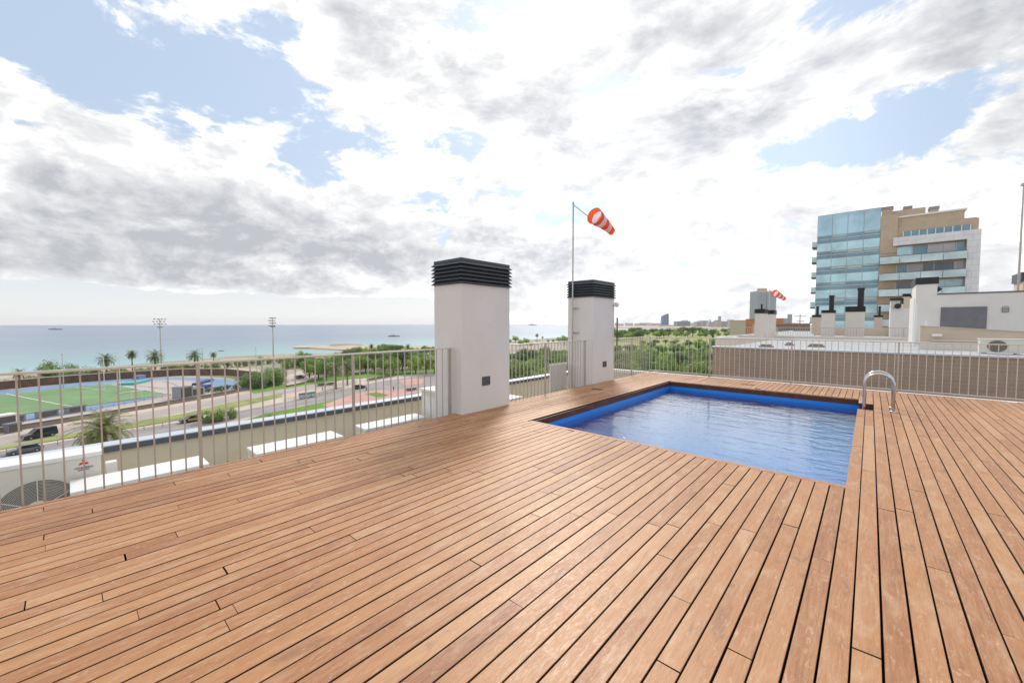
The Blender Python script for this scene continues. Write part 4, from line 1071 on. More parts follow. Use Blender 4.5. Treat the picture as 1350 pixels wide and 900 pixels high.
T3 = tree_proto('pine_tree', 10, 10, 4.2, 44, 66, .30, M_leafd, 3, 'flat')
T4 = tree_proto('shrub', 3.6, 5.2, 3.4, 30, 55, .20, M_leaf, 4, 'round', True)
T5 = tree_proto('shrub', 3.0, 5.0, 2.8, 30, 50, .19, M_leafd, 5, 'round', True)
T6 = tree_proto('cypress', 9, 3, 8.4, 34, 50, .24, M_leafd, 6, 'cone')
P1 = palm_proto('date_palm', 10.4, 3.7, 60, 11, .030, 40)
P2 = palm_proto('date_palm', 7.5, 3.9, 40, 12, .07, 16)
P3 = palm_proto('fan_palm', 9.3, 2.5, 44, 13, .12, 12)
protos = [T1, T2, T3, T4, T5, T6, P1, P2, P3]
srcs = {p_: kids(p_) for p_ in protos}
rt = random.Random(21)
used = {}
def plant(pr_, base, label, cat, sc_=1., group=None, rz=None):
    rz = rt.uniform(0, 6.28) if rz is None else rz
    if pr_ not in used: o_ = pr_; o_.location = base; o_.rotation_euler.z = rz; o_.scale = (sc_,) * 3; used[pr_] = 1
    else: o_ = copy_tree(pr_, base, rz, None, sc_, None, srcs[pr_])
    if 'group' in o_: del o_['group']
    tag(o_, label, cat, group); return o_
p_ = G(136, 562, -11.2); plant(P1, (p_.x, p_.y, -22), 'large date palm with arching fronds just beyond the lower parapet at left', 'palm tree', 1.0)
for (u, v, vt, pr_, lb) in ((141, 499, 466, P2, 'seaside palm with the widest crown, leftmost above the railing'), (175, 497, 462, P3, 'compact seaside fan palm left of the left floodlight mast'), (205, 494, 462, P2, 'seaside palm standing right against the left floodlight mast'),
    (257, 490, 461.5, P2, 'bushy seaside palm above the first railing post'), (282, 488, 464, P3, 'small seaside palm right of the bushy one'), (26, 512, 486, P2, 'low palm above the brown wall near the left edge'), (490, 474, 453.5, P3, 'yellowish palm on the beach right of the sand spit'), (504, 471, 456, P3, 'low yellowish palm on the beach beside a taller one'), (538, 472, 453.5, P3, 'dark green palm on the beach left of the nearer chimney'),
    (443, 513, 478, P2, 'thick trunked palm on the pavement beside the road left of the second railing post'), (458, 508, 476, P2, 'palm behind the second railing post'), (1004, 452, 436, P3, 'palm far off behind the pair of roof chimneys')):
    base = G(u, v); d_ = ray(u, vt); t_ = base.xy.length / Vector((d_.x, d_.y)).length; Ht = H + t_ * d_.z + 22
    full = 9.6 if pr_ is P2 else 10.6
    plant(pr_, base, lb, 'palm tree', Ht / full)
# shore shrubs above the brown wall
shr = [(8, 512), (40, 509), (52, 508.5), (68, 503), (76, 503), (88, 505), (97, 502), (108, 504), (120, 501), (128, 503), (150, 500), (160, 499.5), (168, 498), (185, 497.5), (195, 497), (222, 495), (232, 494.5), (243, 493), (255, 492.5), (270, 490.5), (288, 490), (300, 487.5), (312, 486.5), (322, 486), (333, 484), (345, 484), (356, 482.5), (368, 481.5)]
for i, (u, v) in enumerate(shr):
    plant(T4 if i % 3 else T5, G(u, v - 3), 'grey green shrub in the belt between the brown wall and the sea', 'shrub', rt.uniform(.75, 1.25), 'shrubs between the wall and the sea')
for (u, v, s_, lb) in ((69, 503, 1.9, 'taller tree with olive crown above the brown wall near a lamp pole'), (98, 502, 1.5, 'low flat tree above the brown wall right of a lamp pole'), (110, 478, .9, 'x')):
    if lb != 'x': plant(T4, G(u, v - 4), lb, 'tree', s_)
# large bush by the track end
for i, (u, v) in enumerate(((322, 511), (330, 512), (338, 512.5), (346, 511), (354, 509), (362, 507.5), (369, 506), (333, 508), (343, 507), (352, 505), (361, 503), (368, 501))):
    plant(T4 if i % 2 else T5, G(u, v), 'dense dark green bush at the end of the running track', 'shrub', rt.uniform(1.1, 1.5), 'big bush clump at the track end')
for i, (u, v) in enumerate(((275, 517), (285, 515.5), (292, 516), (300, 513.5), (310, 512.5), (345, 560), (352, 557), (358, 556))):
    plant(T5, G(u, v), 'small rounded grey shrub on the verge beside the road' if i < 5 else 'dark low bush just beyond the lower parapet', 'shrub', rt.uniform(.45, .7), 'verge shrubs' if i < 5 else 'bushes beyond the parapet')
for i, (u, v) in enumerate(((272, 557), (282, 557), (292, 555), (304, 552))):
    plant(T4, G(u, v), 'thin yellowish bush along the near pavement', 'shrub', rt.uniform(.5, .75), 'thin bushes along the near pavement')
# trees along the street
for i, (u, v, pr_, s_) in enumerate(((408, 498, T1, .9), (420, 499, T2, .95), (430, 500, T1, .85), (414, 493, T1, .9), (426, 492, T2, 1.), (440, 494, T1, .9), (380, 486, T4, 1.6), (388, 483, T4, 1.5), (396, 484, T5, 1.6), (404, 484, T1, .8), (398, 476, T2, .8), (445, 486, T1, .9), (452, 490, T3, .8))):
    plant(pr_, G(u, v), 'leafy tree beside the pale plaza' if pr_ in (T1, T2, T3) else 'olive bush behind the pale plaza', 'tree' if pr_ in (T1, T2, T3) else 'shrub', s_, 'trees round the pale plaza' if pr_ in (T1, T2, T3) else 'bushes behind the pale plaza')
# park wood stretching along the coast
cnt = 0
for row, (v, u0, u1, du) in enumerate(((492, 462, 575, 11), (486, 455, 575, 10), (480, 460, 600, 10), (474, 470, 620, 10), (469, 480, 640, 11), (466, 560, 640, 12),
        (508, 655, 760, 17), (499, 655, 760, 15), (492, 650, 770, 13), (485, 665, 770, 12), (479, 700, 775, 11), (474, 720, 800, 12),
        (512, 800, 955, 20), (503, 800, 955, 18), (495, 800, 955, 16), (487, 800, 950, 14), (480, 800, 950, 13), (474, 800, 950, 12), (468, 815, 960, 12), (463, 825, 975, 12), (458, 850, 990, 13), (453, 890, 1000, 16))):
    u = u0
    while u < u1:
        base = G(u + rt.uniform(-3, 3), v + rt.uniform(-1.5, 1.5))
        pr_ = rt.choice((T1, T1, T2, T3, T2, T1)); s_ = rt.uniform(.72, 1.08)
        if v < 482: pr_ = rt.choice((T1, T2, T2, T3, T1)); s_ *= .85
        zone = 'left of the nearer chimney' if u < 640 else ('between the two chimneys' if u < 790 else 'behind the far corner of the deck')
        plant(pr_, base, 'tree of the dense green park wood ' + zone, 'tree', s_, 'park wood ' + zone); cnt += 1
        u += du * rt.uniform(.85, 1.15)
# farther, thin and yellowish
for i in range(120):
    u = 770 + (i % 46) * 5.2 + rt.uniform(-3, 3); v = rt.uniform(437.5, 446) if u > 850 else rt.uniform(441, 449)
    plant(rt.choice((T2, T2, T1, T3)), G(u, v), 'far small tree on the flat coast before the city skyline', 'tree', rt.uniform(1., 1.7), 'far trees before the skyline')
for i, (u, v) in enumerate(((940, 446), (966, 443), (976, 443))):
    plant(T3 if i else T6, G(u, v), ('dark cypress standing out left of the road' if i == 0 else 'dark round tree standing out before the skyline, %s of two' % ('left' if i == 1 else 'right')), 'tree', 1.6)
for i in range(14):
    u = 672 + i * 7.2; plant(rt.choice((P3, T2, T4)), G(u, rt.uniform(451, 456)), 'far beach tree behind the park wood between the two chimneys', 'tree', rt.uniform(.8, 1.3), 'far beach trees between the chimneys')
for i in range(7):
    u = 1045 + i * 4; plant(T2, G(u, 448), 'yellow green tree far behind the neighbouring roof', 'tree', rt.uniform(1., 1.4), 'trees behind the neighbouring roof')

# ------------------------------------------------------------------ far buildings
def block(name, u0, u1, vt, dist, m_, label, cat='building', rows=0, dep=None, roof=None, group=None, mw=M_gdark):
    """box building: real ground distance `dist` along its centre direction"""
    uc = (u0 + u1) / 2; d_ = ray(uc, 430); h_ = Vector((d_.x, d_.y)); cf = h_.normalized()
    fwd = Vector((-math.sin(AL), math.cos(AL))); dep_c = dist * cf.dot(fwd)
    W = (u1 - u0) / F * dep_c * 1.0; ztop = H + (427 - vt) / F * dep_c
    base = Vector((cf.x * dist, cf.y * dist, GZ)); rz = -AL * -1
    r_ = empty(name, base, label, cat, group, AL); Hh = ztop - GZ; dp = dep or W * .7
    B('wall', m_, r_, -W / 2, W / 2, 0, dp, 0, Hh)
    B('roof', roof or M_cream, r_, -W / 2 - .01 * W, W / 2 + .01 * W, -.01 * W, dp + .01 * W, Hh + .001, Hh + max(.3, Hh * .015))
    if rows:
        st = Hh * .92 / rows
        for k in range(rows):
            B('window_band', mw, r_, -W * .44, W * .44, -W * .006 - .02, -.001, Hh * .06 + k * st + st * .25, Hh * .06 + k * st + st * .72)
    return r_
bl_grey = mat('far_grey', (.40, .42, .46), .8); bl_blue = mat('far_blue', (.16, .23, .31), .3); bl_pale = mat('far_pale', (.58, .56, .55), .8); bl_pink = mat('far_pink', (.52, .40, .34), .8)
# sail shaped hotel
D = 4200; uc = 877.5; d_ = ray(uc, 430); cf = Vector((d_.x, d_.y)).normalized(); depc = D * cf.dot(Vector((-math.sin(AL), math.cos(AL))))
sl_ = empty('sail_tower', (cf.x * D, cf.y * D, GZ), 'blue glass tower shaped like a sail far off on the coast', 'tower', None, AL)
px = depc / F
prof = [(-4.6 * px, 0), (-4.6 * px, 23.5 + 9.5 * px), (-3.4 * px, 23.5 + 11.2 * px), (-1 * px, 23.5 + 12.4 * px), (2.2 * px, 23.5 + 13.2 * px), (2.2 * px, 0)]
b_ = MB(); b_.prism(prof, 'y', 0, 5 * px); b_.build('glass_hull', mat('sail_glass', (.12, .22, .34), .25, 0, .15, .01), sl_)
B('dark_edge', mat('sail_edge', (.08, .10, .14), .4), sl_, 2.21 * px, 4.0 * px, 0, 5 * px, 0, 23.5 + 13.6 * px)
B('podium', bl_pale, sl_, -9 * px, 10 * px, -1 * px, -.01 * px, 0, 14)
far = [(893, 910, 423.5, 4600, bl_blue, 6, 'wide blue glass office block right of the sail tower'), (900, 907, 422.3, 4700, bl_grey, 0, 'small grey block on top behind the wide blue office block'),
       (846, 858, 425.6, 5600, bl_grey, 0, 'low grey harbour shed left of the sail tower'), (858, 870, 426, 5600, bl_grey, 0, 'second low grey harbour shed left of the sail tower'),
       (918, 926, 424.8, 4200, bl_grey, 3, 'grey block at the start of the city skyline'), (927, 934, 422.6, 4300, bl_grey, 4, 'taller grey block with stepped top in the skyline'), (934, 943, 424.2, 3900, bl_pale, 3, 'pale block in the skyline above the cypress'),
       (944, 951, 422, 4200, bl_grey, 5, 'grey slab in the skyline left of the thin tower'), (947.5, 950.5, 416.8, 4500, bl_grey, 6, 'thin tall tower in the city skyline'), (951, 960, 423.6, 3600, bl_pink, 4, 'pinkish block right of the thin tower'),
       (961, 968, 421.5, 3900, bl_pale, 5, 'pale slab in the middle of the skyline'), (968, 976, 424, 3400, bl_pink, 4, 'pinkish low block in the right part of the skyline'), (977, 984, 422.3, 3500, bl_pale, 4, 'pale block near the peach houses'), (911, 918, 425.6, 5000, bl_pale, 0, 'small low pale block between the office block and the skyline'),
       (1074, 1077, 419, 2000, bl_grey, 0, 'blue grey slab behind the left edge of the glass building')]
for (u0, u1, vt, D, m_, rows, lb) in far: block('city_block', u0, u1, vt, D, m_, lb, 'building', rows, mw=mat('far_window', (.22, .25, .30), .3))
for i in range(34):
    u0 = 914 + i * 2.7 + rt.uniform(-1, 1); w_ = rt.uniform(1.6, 4.5); hh_ = rt.choice((424.5, 425, 424, 423.4, 422.6, 421.5, 424.8))
    block('city_block', u0, u0 + w_, hh_, rt.uniform(3000, 6500), rt.choice((bl_grey, bl_pale, bl_pink, bl_grey)), 'hazy block among the far city skyline left of the roof chimneys', 'building', 0, group='hazy blocks of the far skyline')
for i in range(12):
    u0 = 806 + i * 6 + rt.uniform(-2, 2); block('harbour_shed', u0, u0 + rt.uniform(3, 7), rt.uniform(425.6, 426.6), rt.uniform(5200, 6000), rt.choice((bl_grey, bl_pale)), 'low hazy shed along the far harbour left of the sail tower', 'building', 0, group='low sheds along the far harbour')
# twin towers behind the small windsock
block('tower_block', 997.5, 1009.5, 384.5, 900, mat('tower_grey', (.42, .44, .47), .5), 'grey slab tower behind the pair of roof chimneys', 'tower', 22, 24, mw=mat('tower_band', (.30, .33, .37), .3))
block('tower_block', 1010.5, 1022.5, 384.5, 915, mat('tower_pale', (.52, .53, .54), .5), 'paler tower with blue glass strip right of the grey slab tower', 'tower', 22, 24, mw=mat('tower_band2', (.20, .31, .38), .2))
block('tower_block', 1001, 1010, 381, 930, bl_pink, 'small plant room block on top of the grey slab tower', 'tower', 0, 10)
# orange roofed quarter
block('terraced_house', 986, 997, 422.5, 420, M_sandwall, 'peach house with orange roof left of the pair of roof chimneys', 'house', 2, 30, M_terra)
block('terraced_house', 1020, 1033, 420.5, 300, M_terra, 'orange tiled house right behind the pair of roof chimneys', 'house', 2, 30, M_terra)
block('terraced_house', 1033, 1038, 420, 420, bl_grey, 'grey low tower above the orange tiled roofs', 'house', 0, 10)
block('terraced_house', 1022, 1055, 426.6, 260, M_sandwall, 'long peach building with an orange tiled roof behind the neighbouring roof', 'house', 2, 20, M_terra)
block('terraced_house', 1050, 1068, 427.5, 170, mat('brown_hut', (.22, .17, .14), .8), 'brown walled building with orange roof edge left of the glass building', 'house', 1, 12, M_terra)
block('church_tower', 1041, 1044, 414.5, 700, bl_grey, 'thin grey steeple above the orange roofs', 'tower', 0, 5)
r_ = empty('roof_aerial', (AY(1054.5, 426, 70).x, 70, NZ - 3), 'thin television aerial above the orange roofs', 'aerial'); zz_ = AY(1054.5, 414, 70).z - NZ + 3
b_ = MB(); b_.tube([(0, 0, 0), (0, 0, zz_)], .05, 5); b_.build('mast', M_shutter, r_)
b_ = MB(); b_.tube([(-.7, 0, zz_ - .3), (.7, 0, zz_ - .3)], .04, 5); b_.tube([(-.4, 0, zz_ - 1), (.5, 0, zz_ - 1)], .04, 5); b_.build('crossbars', M_shutter, r_)
B_w = [(716, 724, 449, 640, bl_pale, 'pale beach house left among the far beach trees'), (725, 738, 450.5, 600, M_sandwall, 'pinkish beach restaurant with open arches between the chimneys'), (705, 713, 453, 560, bl_pale, 'small white beach pavilion between the chimneys')]
for (u0, u1, vt, D, m_, lb) in B_w: block('beach_house', u0, u1, vt, D, m_, lb, 'house', 1, 14, M_terra if 'rest' in lb else M_white)
# pale low buildings seen through the back railing by the brick wall
for (u, v, w_, lb) in ((914, 478, 9, 'sand coloured low house seen through the back railing left of the brick wall'), (928, 486, 7, 'white flat roofed house seen through the back railing beside the brick wall')):
    p_ = G(u, v, -17); r_ = empty('low_house', (p_.x, p_.y, GZ), lb, 'house', None, .3)
    B('wall', M_sandwall if 'sand' in lb else M_white, r_, -w_ / 2, w_ / 2, 0, 6, 0, 5); B('roof', M_white, r_, -w_ / 2 - .3, w_ / 2 + .3, -.3, 6.3, 5.001, 5.3)
    for k in (-1, 1): B('window', M_gdark, r_, k * w_ * .25 - .6, k * w_ * .25 + .6, -.04, -.001, 2.6, 4.1)
# red cranes-like sign gate far right of wood (tent)
p_ = G(969, 452); r_ = empty('market_tent', p_, 'white peaked tent with a red stripe left of the pair of roof chimneys', 'tent')
b_ = MB(); b_.add([(-4, -4, 2.5), (4, -4, 2.5), (4, 4, 2.5), (-4, 4, 2.5), (0, 0, 5.5)], [(0, 1, 4), (1, 2, 4), (2, 3, 4), (3, 0, 4), (3, 2, 1, 0)]); b_.build('canopy', M_white, r_)
b_ = MB()
for sx in (-1, 1):
    for sy in (-1, 1): b_.tube([(sx * 3.9, sy * 3.9, 0), (sx * 3.9, sy * 3.9, 2.5)], .08, 5)
b_.build('poles', M_lampw, r_); B('red_stripe', M_red, r_, -4.05, 4.05, -4.1, -4.02, 2.0, 2.6)

# ------------------------------------------------------------------ boats
def boat(u, v, L, label, m_, cab=True):
    p_ = G(u, v, SZ); r_ = empty('boat', p_, label, 'boat', None, AL + .1)
    b_ = MB(); hw = L * .13
    top = [(-L / 2, -hw), (L * .3, -hw), (L / 2, 0), (L * .3, hw), (-L / 2, hw)]
    b_.add([(x * .88, y * .6, -.5) for x, y in top] + [(x, y, L * .075) for x, y in top], [tuple(range(5)), tuple(range(9, 4, -1))] + [(i, (i + 1) % 5, (i + 1) % 5 + 5, i + 5) for i in range(5)])
    b_.build('hull', m_, r_)
    if cab:
        B('cabin', M_cream, r_, -L * .25, L * .1, -hw * .6, hw * .6, L * .076, L * .16)
        b_ = MB(); b_.tube([(0, 0, L * .16), (0, 0, L * .26)], L * .012, 6); b_.build('mast', M_lampw, r_)
boat(519.5, 443.5, 24, 'brownish work ship lying off the beach left of the nearer chimney', mat('ship_brown', (.35, .26, .2), .6))
boat(74, 434.5, 55, 'long low grey ship on the sea near the horizon at left', mat('ship_grey', (.30, .34, .40), .6))
boat(702, 428.8, 170, 'long grey ship on the horizon between the two chimneys', mat('ship_grey', (.30, .34, .40), .6), True)
boat(292, 462.5, 5, 'tiny dark boat off the shore right of the seaside palms', mat('ship_dark', (.12, .13, .16), .6), True)

# ------------------------------------------------------------------ vehicles and people
def car(loc, rz, paint, label, kind='car'):
    r_ = empty('parked_car' if kind == 'car' else 'van', loc, label, 'car' if kind == 'car' else 'van', None, rz)
    L, W, Hc = (4.4, 1.75, 1.45) if kind == 'car' else (4.9, 1.9, 1.95)
    lo_ = [(-L / 2, .35), (-L / 2, .85), (-L / 2 + .15, .95), (L * .22, .95), (L / 2 - .15, .78), (L / 2, .6), (L / 2, .32), (L * .4, .22), (-L * .4, .22)] if kind == 'car' else \
          [(-L / 2, .35), (-L / 2, 1.05), (L * .26, 1.1), (L / 2 - .1, .9), (L / 2, .65), (L / 2, .32), (L * .4, .24), (-L * .4, .24)]
    b_ = MB(); b_.prism(lo_, 'y', -W / 2, W / 2); b_.build('body', paint, r_, bevel=.05)
    z_ = .96 if kind == 'car' else 1.07
    if kind == 'car': up = [(-L * .40, z_), (-L * .30, Hc - .05), (-L * .05, Hc), (L * .06, Hc - .04), (L * .22, z_)]
    else: up = [(-L * .49, z_), (-L * .47, Hc - .05), (-L * .3, Hc), (L * .1, Hc - .04), (L * .27, z_ + .02)]
    b_ = MB(); n = len(up); k_ = .86
    b_.add([(p[0], -W / 2 * (.97 if i in (0, n - 1) else k_), p[1]) for i, p in enumerate(up)] + [(p[0], W / 2 * (.97 if i in (0, n - 1) else k_), p[1]) for i, p in enumerate(up)],
           [tuple(range(n)), tuple(range(2 * n - 1, n - 1, -1))] + [(i, i + n, (i + 1) % n + n, (i + 1) % n) for i in range(n)])
    b_.build('cabin_glass', M_carglass, r_)
    b_ = MB(); b_.box(up[1][0] + .02, up[-2][0], -W / 2 * k_, W / 2 * k_, Hc - .035, Hc + .02); b_.build('cabin_roof', paint, r_, bevel=.015)
    for sx in (-1, 1):
        for sy in (-1, 1):
            b_ = MB(); b_.tube([(sx * L * .31, sy * (W / 2 - .16), .32), (sx * L * .31, sy * (W / 2 + .02), .32)], .32, 14); w_ = b_.build('wheel', M_tyre, r_)
            b_ = MB(); b_.tube([(sx * L * .31, sy * (W / 2 + .021), .32), (sx * L * .31, sy * (W / 2 + .035), .32)], .19, 10); b_.build('rim', M_chrome, w_)
    for sy in (-1, 1):
        B('headlight', M_white, r_, L / 2 - .02, L / 2 + .02, sy * W * .36 - .15, sy * W * .36 + .15, .6, .74)
        B('tail_light', M_red, r_, -L / 2 - .02, -L / 2 + .02, sy * W * .38 - .12, sy * W * .38 + .12, .65, .85)
    if kind != 'car': B('number_plate', M_white, r_, -L / 2 - .03, -L / 2 - .001, -.28, .28, .9, 1.05)
    return r_
rdir = lambda a, b_: math.atan2((G(*b_) - G(*a)).y, (G(*b_) - G(*a)).x)
blk = mat('car_dark', (.035, .038, .045), .22); gry = mat('car_grey', (.14, .15, .16), .25)
car(G(52, 577) + Vector((0, 0, .1)), rdir((150, 556), (0, 583)), blk, 'dark van driving on the road beyond the ivory air conditioner', 'van')
car(G(33, 597) + Vector((0, 0, .1)), rdir((150, 576), (0, 601)), gry, 'dark grey car half hidden behind the lower parapet at left')
tx = car(G(252, 556) + Vector((0, 0, .12)), rdir((300, 547), (200, 564)), blk, 'black car with yellow doors on the near road beside the first railing post')
for sy in (-1, 1): B('door', mat('taxi_yellow', (.75, .42, .02), .3), tx, -1.1, .9, sy * .885 - .012, sy * .885 + .012, .35, .9)
car(G(474, 512.5) + Vector((0, 0, .12)), rdir((440, 517), (500, 506)), blk, 'black car on the road beside the red cycle path')
car(G(395, 499.3) + Vector((0, 0, .15)), rdir((380, 503), (410, 497)), gry, 'grey car parked behind the pale plaza')
# rubbish containers
def skip_(u, v, m_, label, lid):
    r_ = empty('rubbish_container', G(u, v) + Vector((0, 0, .1)), label, 'rubbish bin', None, rdir((400, 525), (450, 515)))
    b_ = MB(); b_.prism([(-.85, .15), (-1., 1.25), (1., 1.25), (.85, .15)], 'y', -.6, .6); b_.build('body', m_, r_)
    b_ = MB(); b_.prism([(-1.02, 1.251), (-.8, 1.65), (.8, 1.65), (1.02, 1.251)], 'y', -.62, .62); b_.build('lid', lid, r_)
    for sx in (-1, 1):
        b_ = MB(); b_.tube([(sx * .6, -.5, .1), (sx * .6, .5, .1)], .1, 8); b_.build('wheel', M_tyre, r_)
gre = mat('bin_green', (.03, .30, .12), .5); grw = mat('bin_grey', (.45, .50, .52), .5)
skip_(399, 525.5, grw, 'pale grey rubbish container with dark lid, leftmost beside the road', M_dark)
skip_(405, 524.5, grw, 'pale grey rubbish container with grey lid in the middle of the row', M_shutter)
skip_(412, 523.3, grw, 'rubbish container with a bright green lid beside the road', gre)
# motorbikes
def moto(loc, rz, label, group, first=[None]):
    if first[0]:
        return tag(copy_tree(first[0], loc, rz, label, None, None, first[1]), label, 'motorbike', group)
    r_ = empty('motorbike', loc, label, 'motorbike', group, rz)
    for x_ in (-.62, .62):
        b_ = MB(); b_.tube([(x_ + .3 * math.cos(t), 0, .31 + .3 * math.sin(t)) for t in [6.283 * k / 14 for k in range(15)]], .07, 6, False); b_.build('wheel', M_tyre, r_)
    b_ = MB(); b_.prism([(-.75, .62), (-.7, .85), (-.1, .82), (.15, .95), (.38, 1.02), (.5, .7), (.3, .35), (-.35, .3)], 'y', -.16, .16); b_.build('body', M_cloth2, r_, bevel=.03)
    b_ = MB(); b_.tube([(.66, 0, .32), (.40, 0, 1.0)], .035, 6); b_.tube([(.38, -.32, 1.08), (.38, .32, 1.08)], .025, 6); b_.build('handlebar', M_metal, r_)
    B('seat', M_blackpaint, r_, -.72, -.08, -.14, .14, .851, .93)
    first[:] = [r_, kids(r_)]; return r_
moto.__defaults__[0].append(None)
for i in range(11):
    f_ = i / 10; moto(G(486 + 33 * f_, 502.3 - 5.6 * f_) + Vector((0, 0, .11)), 1.0 + rt.uniform(-.15, .15), 'motorbike in the long row parked at the lawn edge beside the junction', 'motorbikes in the long row by the junction')
for i in range(8): moto(G(421 + 2.1 * i + (4 if i > 3 else 0), 509.3 - .32 * i) + Vector((0, 0, .1)), 1.2 + rt.uniform(-.2, .2), 'motorbike parked by the palms left of the second railing post', 'motorbikes by the street palms')
for i in range(5): moto(G(538 + 2.3 * i, 516 - .3 * i) + Vector((0, 0, .11)), .8 + rt.uniform(-.2, .2), 'motorbike parked near the tall cabinet end of the parapet', 'motorbikes near the junction corner')
def person(loc, rz, label, top, bot):
    # one continuous skinned figure, mid stride
    J = [(0, 0, .95), (0, 0, 1.2), (0, 0, 1.42), (0, 0, 1.52), (.02, 0, 1.66), (0, .19, 1.40), (-.08, .24, 1.14), (.05, .25, .90), (0, -.19, 1.40), (.10, -.24, 1.14), (.2, -.24, .92),
         (0, .10, .90), (.16, .11, .50), (.06, .11, .08), (.20, .11, .04), (0, -.10, .90), (-.06, -.11, .50), (-.26, -.11, .10), (-.13, -.11, .04)]
    E_ = [(0, 1), (1, 2), (2, 3), (3, 4), (2, 5), (5, 6), (6, 7), (2, 8), (8, 9), (9, 10), (0, 11), (11, 12), (12, 13), (13, 14), (0, 15), (15, 16), (16, 17), (17, 18)]
    rad = [.14, .13, .14, .06, .105, .065, .045, .035, .065, .045, .035, .095, .065, .045, .035, .095, .065, .045, .035]
    me = bpy.data.meshes.new('body'); me.from_pydata(J, E_, []); o_ = bpy.data.objects.new('person', me); col.objects.link(o_)
    sk = o_.modifiers.new('s', 'SKIN'); me.skin_vertices[0].data[0].use_root = True
    for i, r_ in enumerate(rad): me.skin_vertices[0].data[i].radius = (r_, r_)
    o_.modifiers.new('b', 'SUBSURF').levels = 1; o_.modifiers['b'].render_levels = 1
    dg = bpy.context.evaluated_depsgraph_get(); m2 = bpy.data.meshes.new_from_object(o_.evaluated_get(dg)); o_.modifiers.clear(); o_.data = m2
    m2.materials.clear(); [m2.materials.append(x) for x in (top, bot, M_skin)]
    for p in m2.polygons:
        c = p.center; p.material_index = 2 if c.z > 1.46 or (abs(c.y) > .2 and c.z < 1.0) else (1 if c.z < .95 else 0)
    o_.location = loc; o_.rotation_euler.z = rz; tag(o_, label, 'person')
    b_ = MB(); b_.tube([(0, 0, 1.66), (-.01, 0, 1.72), (-.01, 0, 1.78), (0, 0, 1.80)], [.10, .118, .09, .03], 10); b_.build('hair', M_blackpaint, o_, smooth=True)
person(G(483, 516.8) + Vector((0, 0, .16)), .5, 'person in dark clothes crossing the red path right of the black car', M_cloth1, M_cloth1)
person(G(519, 516.3) + Vector((0, 0, .16)), 2., 'person in grey top and dark trousers walking on the path toward the chimney side', M_cloth2, M_cloth1)
person(G(425.5, 516) + Vector((0, 0, .1)), 1., 'person in dark clothes on the pavement left of the street palms', M_cloth1, M_cloth2)

# ------------------------------------------------------------------ SKY
sund = ray(740, -30).normalized()
sun_el = math.asin(sund.z); sun_az = math.atan2(sund.x, sund.y)      # azimuth from +Y towards +X
W = bpy.data.worlds.new('World'); sc.world = W; W.use_nodes = True; nt = W.node_tree; W.cycles.sampling_method = 'MANUAL'; W.cycles.sample_map_resolution = 512
bg = nt.nodes['Background']; bg.inputs['Strength'].default_value = .12
sky = nt.nodes.new('ShaderNodeTexSky'); sky.sky_type = 'NISHITA'; sky.sun_disc = False
sky.sun_elevation = sun_el; sky.sun_rotation = sun_az; sky.air_density = 1.2; sky.dust_density = 1.0; sky.ozone_density = 1.6
tc = nt.nodes.new('ShaderNodeTexCoord'); vn = nt.nodes.new('ShaderNodeVectorMath'); vn.operation = 'NORMALIZE'; nt.links.new(tc.outputs['Generated'], vn.inputs[0])
s3 = nt.nodes.new('ShaderNodeSeparateXYZ'); nt.links.new(vn.outputs[0], s3.inputs[0])
dx, dy, dz = (S(nt, s3.outputs[i]) for i in range(3))
az = dx.f('ARCTAN2', dy); el = dz.f('MAXIMUM', -.999).f('ARCSINE')
def azel(u, v): d_ = ray(u, v).normalized(); return math.atan2(d_.x, d_.y), math.asin(d_.z)
den = dz.f('MAXIMUM', 0.) * .55 + .62
cmb = nt.nodes.new('ShaderNodeCombineXYZ')
nt.links.new((dx / den).s, cmb.inputs[0]); nt.links.new((dy / den).s, cmb.inputs[1])
nt.links.new((dz * 2.3).s, cmb.inputs[2])
def shifted(v_, off):
    n_ = nt.nodes.new('ShaderNodeVectorMath'); n_.operation = 'ADD'; nt.links.new(v_, n_.inputs[0]); n_.inputs[1].default_value = off; return n_.outputs[0]
P0 = shifted(cmb.outputs[0], (3.1, 1.7, .4))
s2 = Vector((sund.x, sund.y)).normalized()
P1_ = shifted(P0, (s2.x * .02, s2.y * .02, .045))
def fbm(v_, sc_, det, rough=.56, dist=.25): return S(nt, noise(nt, sc_, det, rough, v_, dist).outputs[0])
nA = fbm(P0, 3.4, 12, .62, .2); nB = fbm(P1_, 3.4, 6, .62, .2); nC = fbm(P0, 1.1, 3, .5)
nD = fbm(P0, 8.0, 9, .64, .1)
# (u, v, su, sv, weight) in photograph degrees-like units -> direction space
BL = [(150, 55, 230, 85, -.34), (330, 120, 90, 55, -.22), (470, 190, 55, 28, -.22), (415, 140, 40, 40, -.15), (20, 190, 70, 30, -.12),
      (55, 140, 75, 22, .16), (130, 165, 70, 16, .14), (495, 12, 70, 26, .30), (370, 8, 22, 12, .24), (414, 45, 16, 9, .2),
      (270, 165, 100, 34, .20), (180, 290, 330, 75, .34), (450, 330, 200, 60, .30), (230, 358, 380, 26, .42), (480, 352, 130, 24, .32), (560, 110, 110, 60, .26), (700, 130, 220, 150, .22),
      (640, 35, 60, 24, -.14), (822, 18, 22, 22, -.22), (975, 100, 30, 18, -.26), (1165, 175, 75, 36, -.32), (1250, 165, 45, 22, -.22), (1040, 205, 50, 16, -.22), (1105, 215, 45, 20, -.2),
      (1150, 60, 230, 70, .34), (900, 210, 120, 60, .22), (1300, 230, 110, 60, .24), (980, 290, 170, 60, .20), (760, 330, 120, 50, .2), (560, 265, 40, 26, -.10), (880, 290, 60, 24, -.05),
      (820, 390, 260, 30, .2), (1200, 330, 200, 60, .22)]
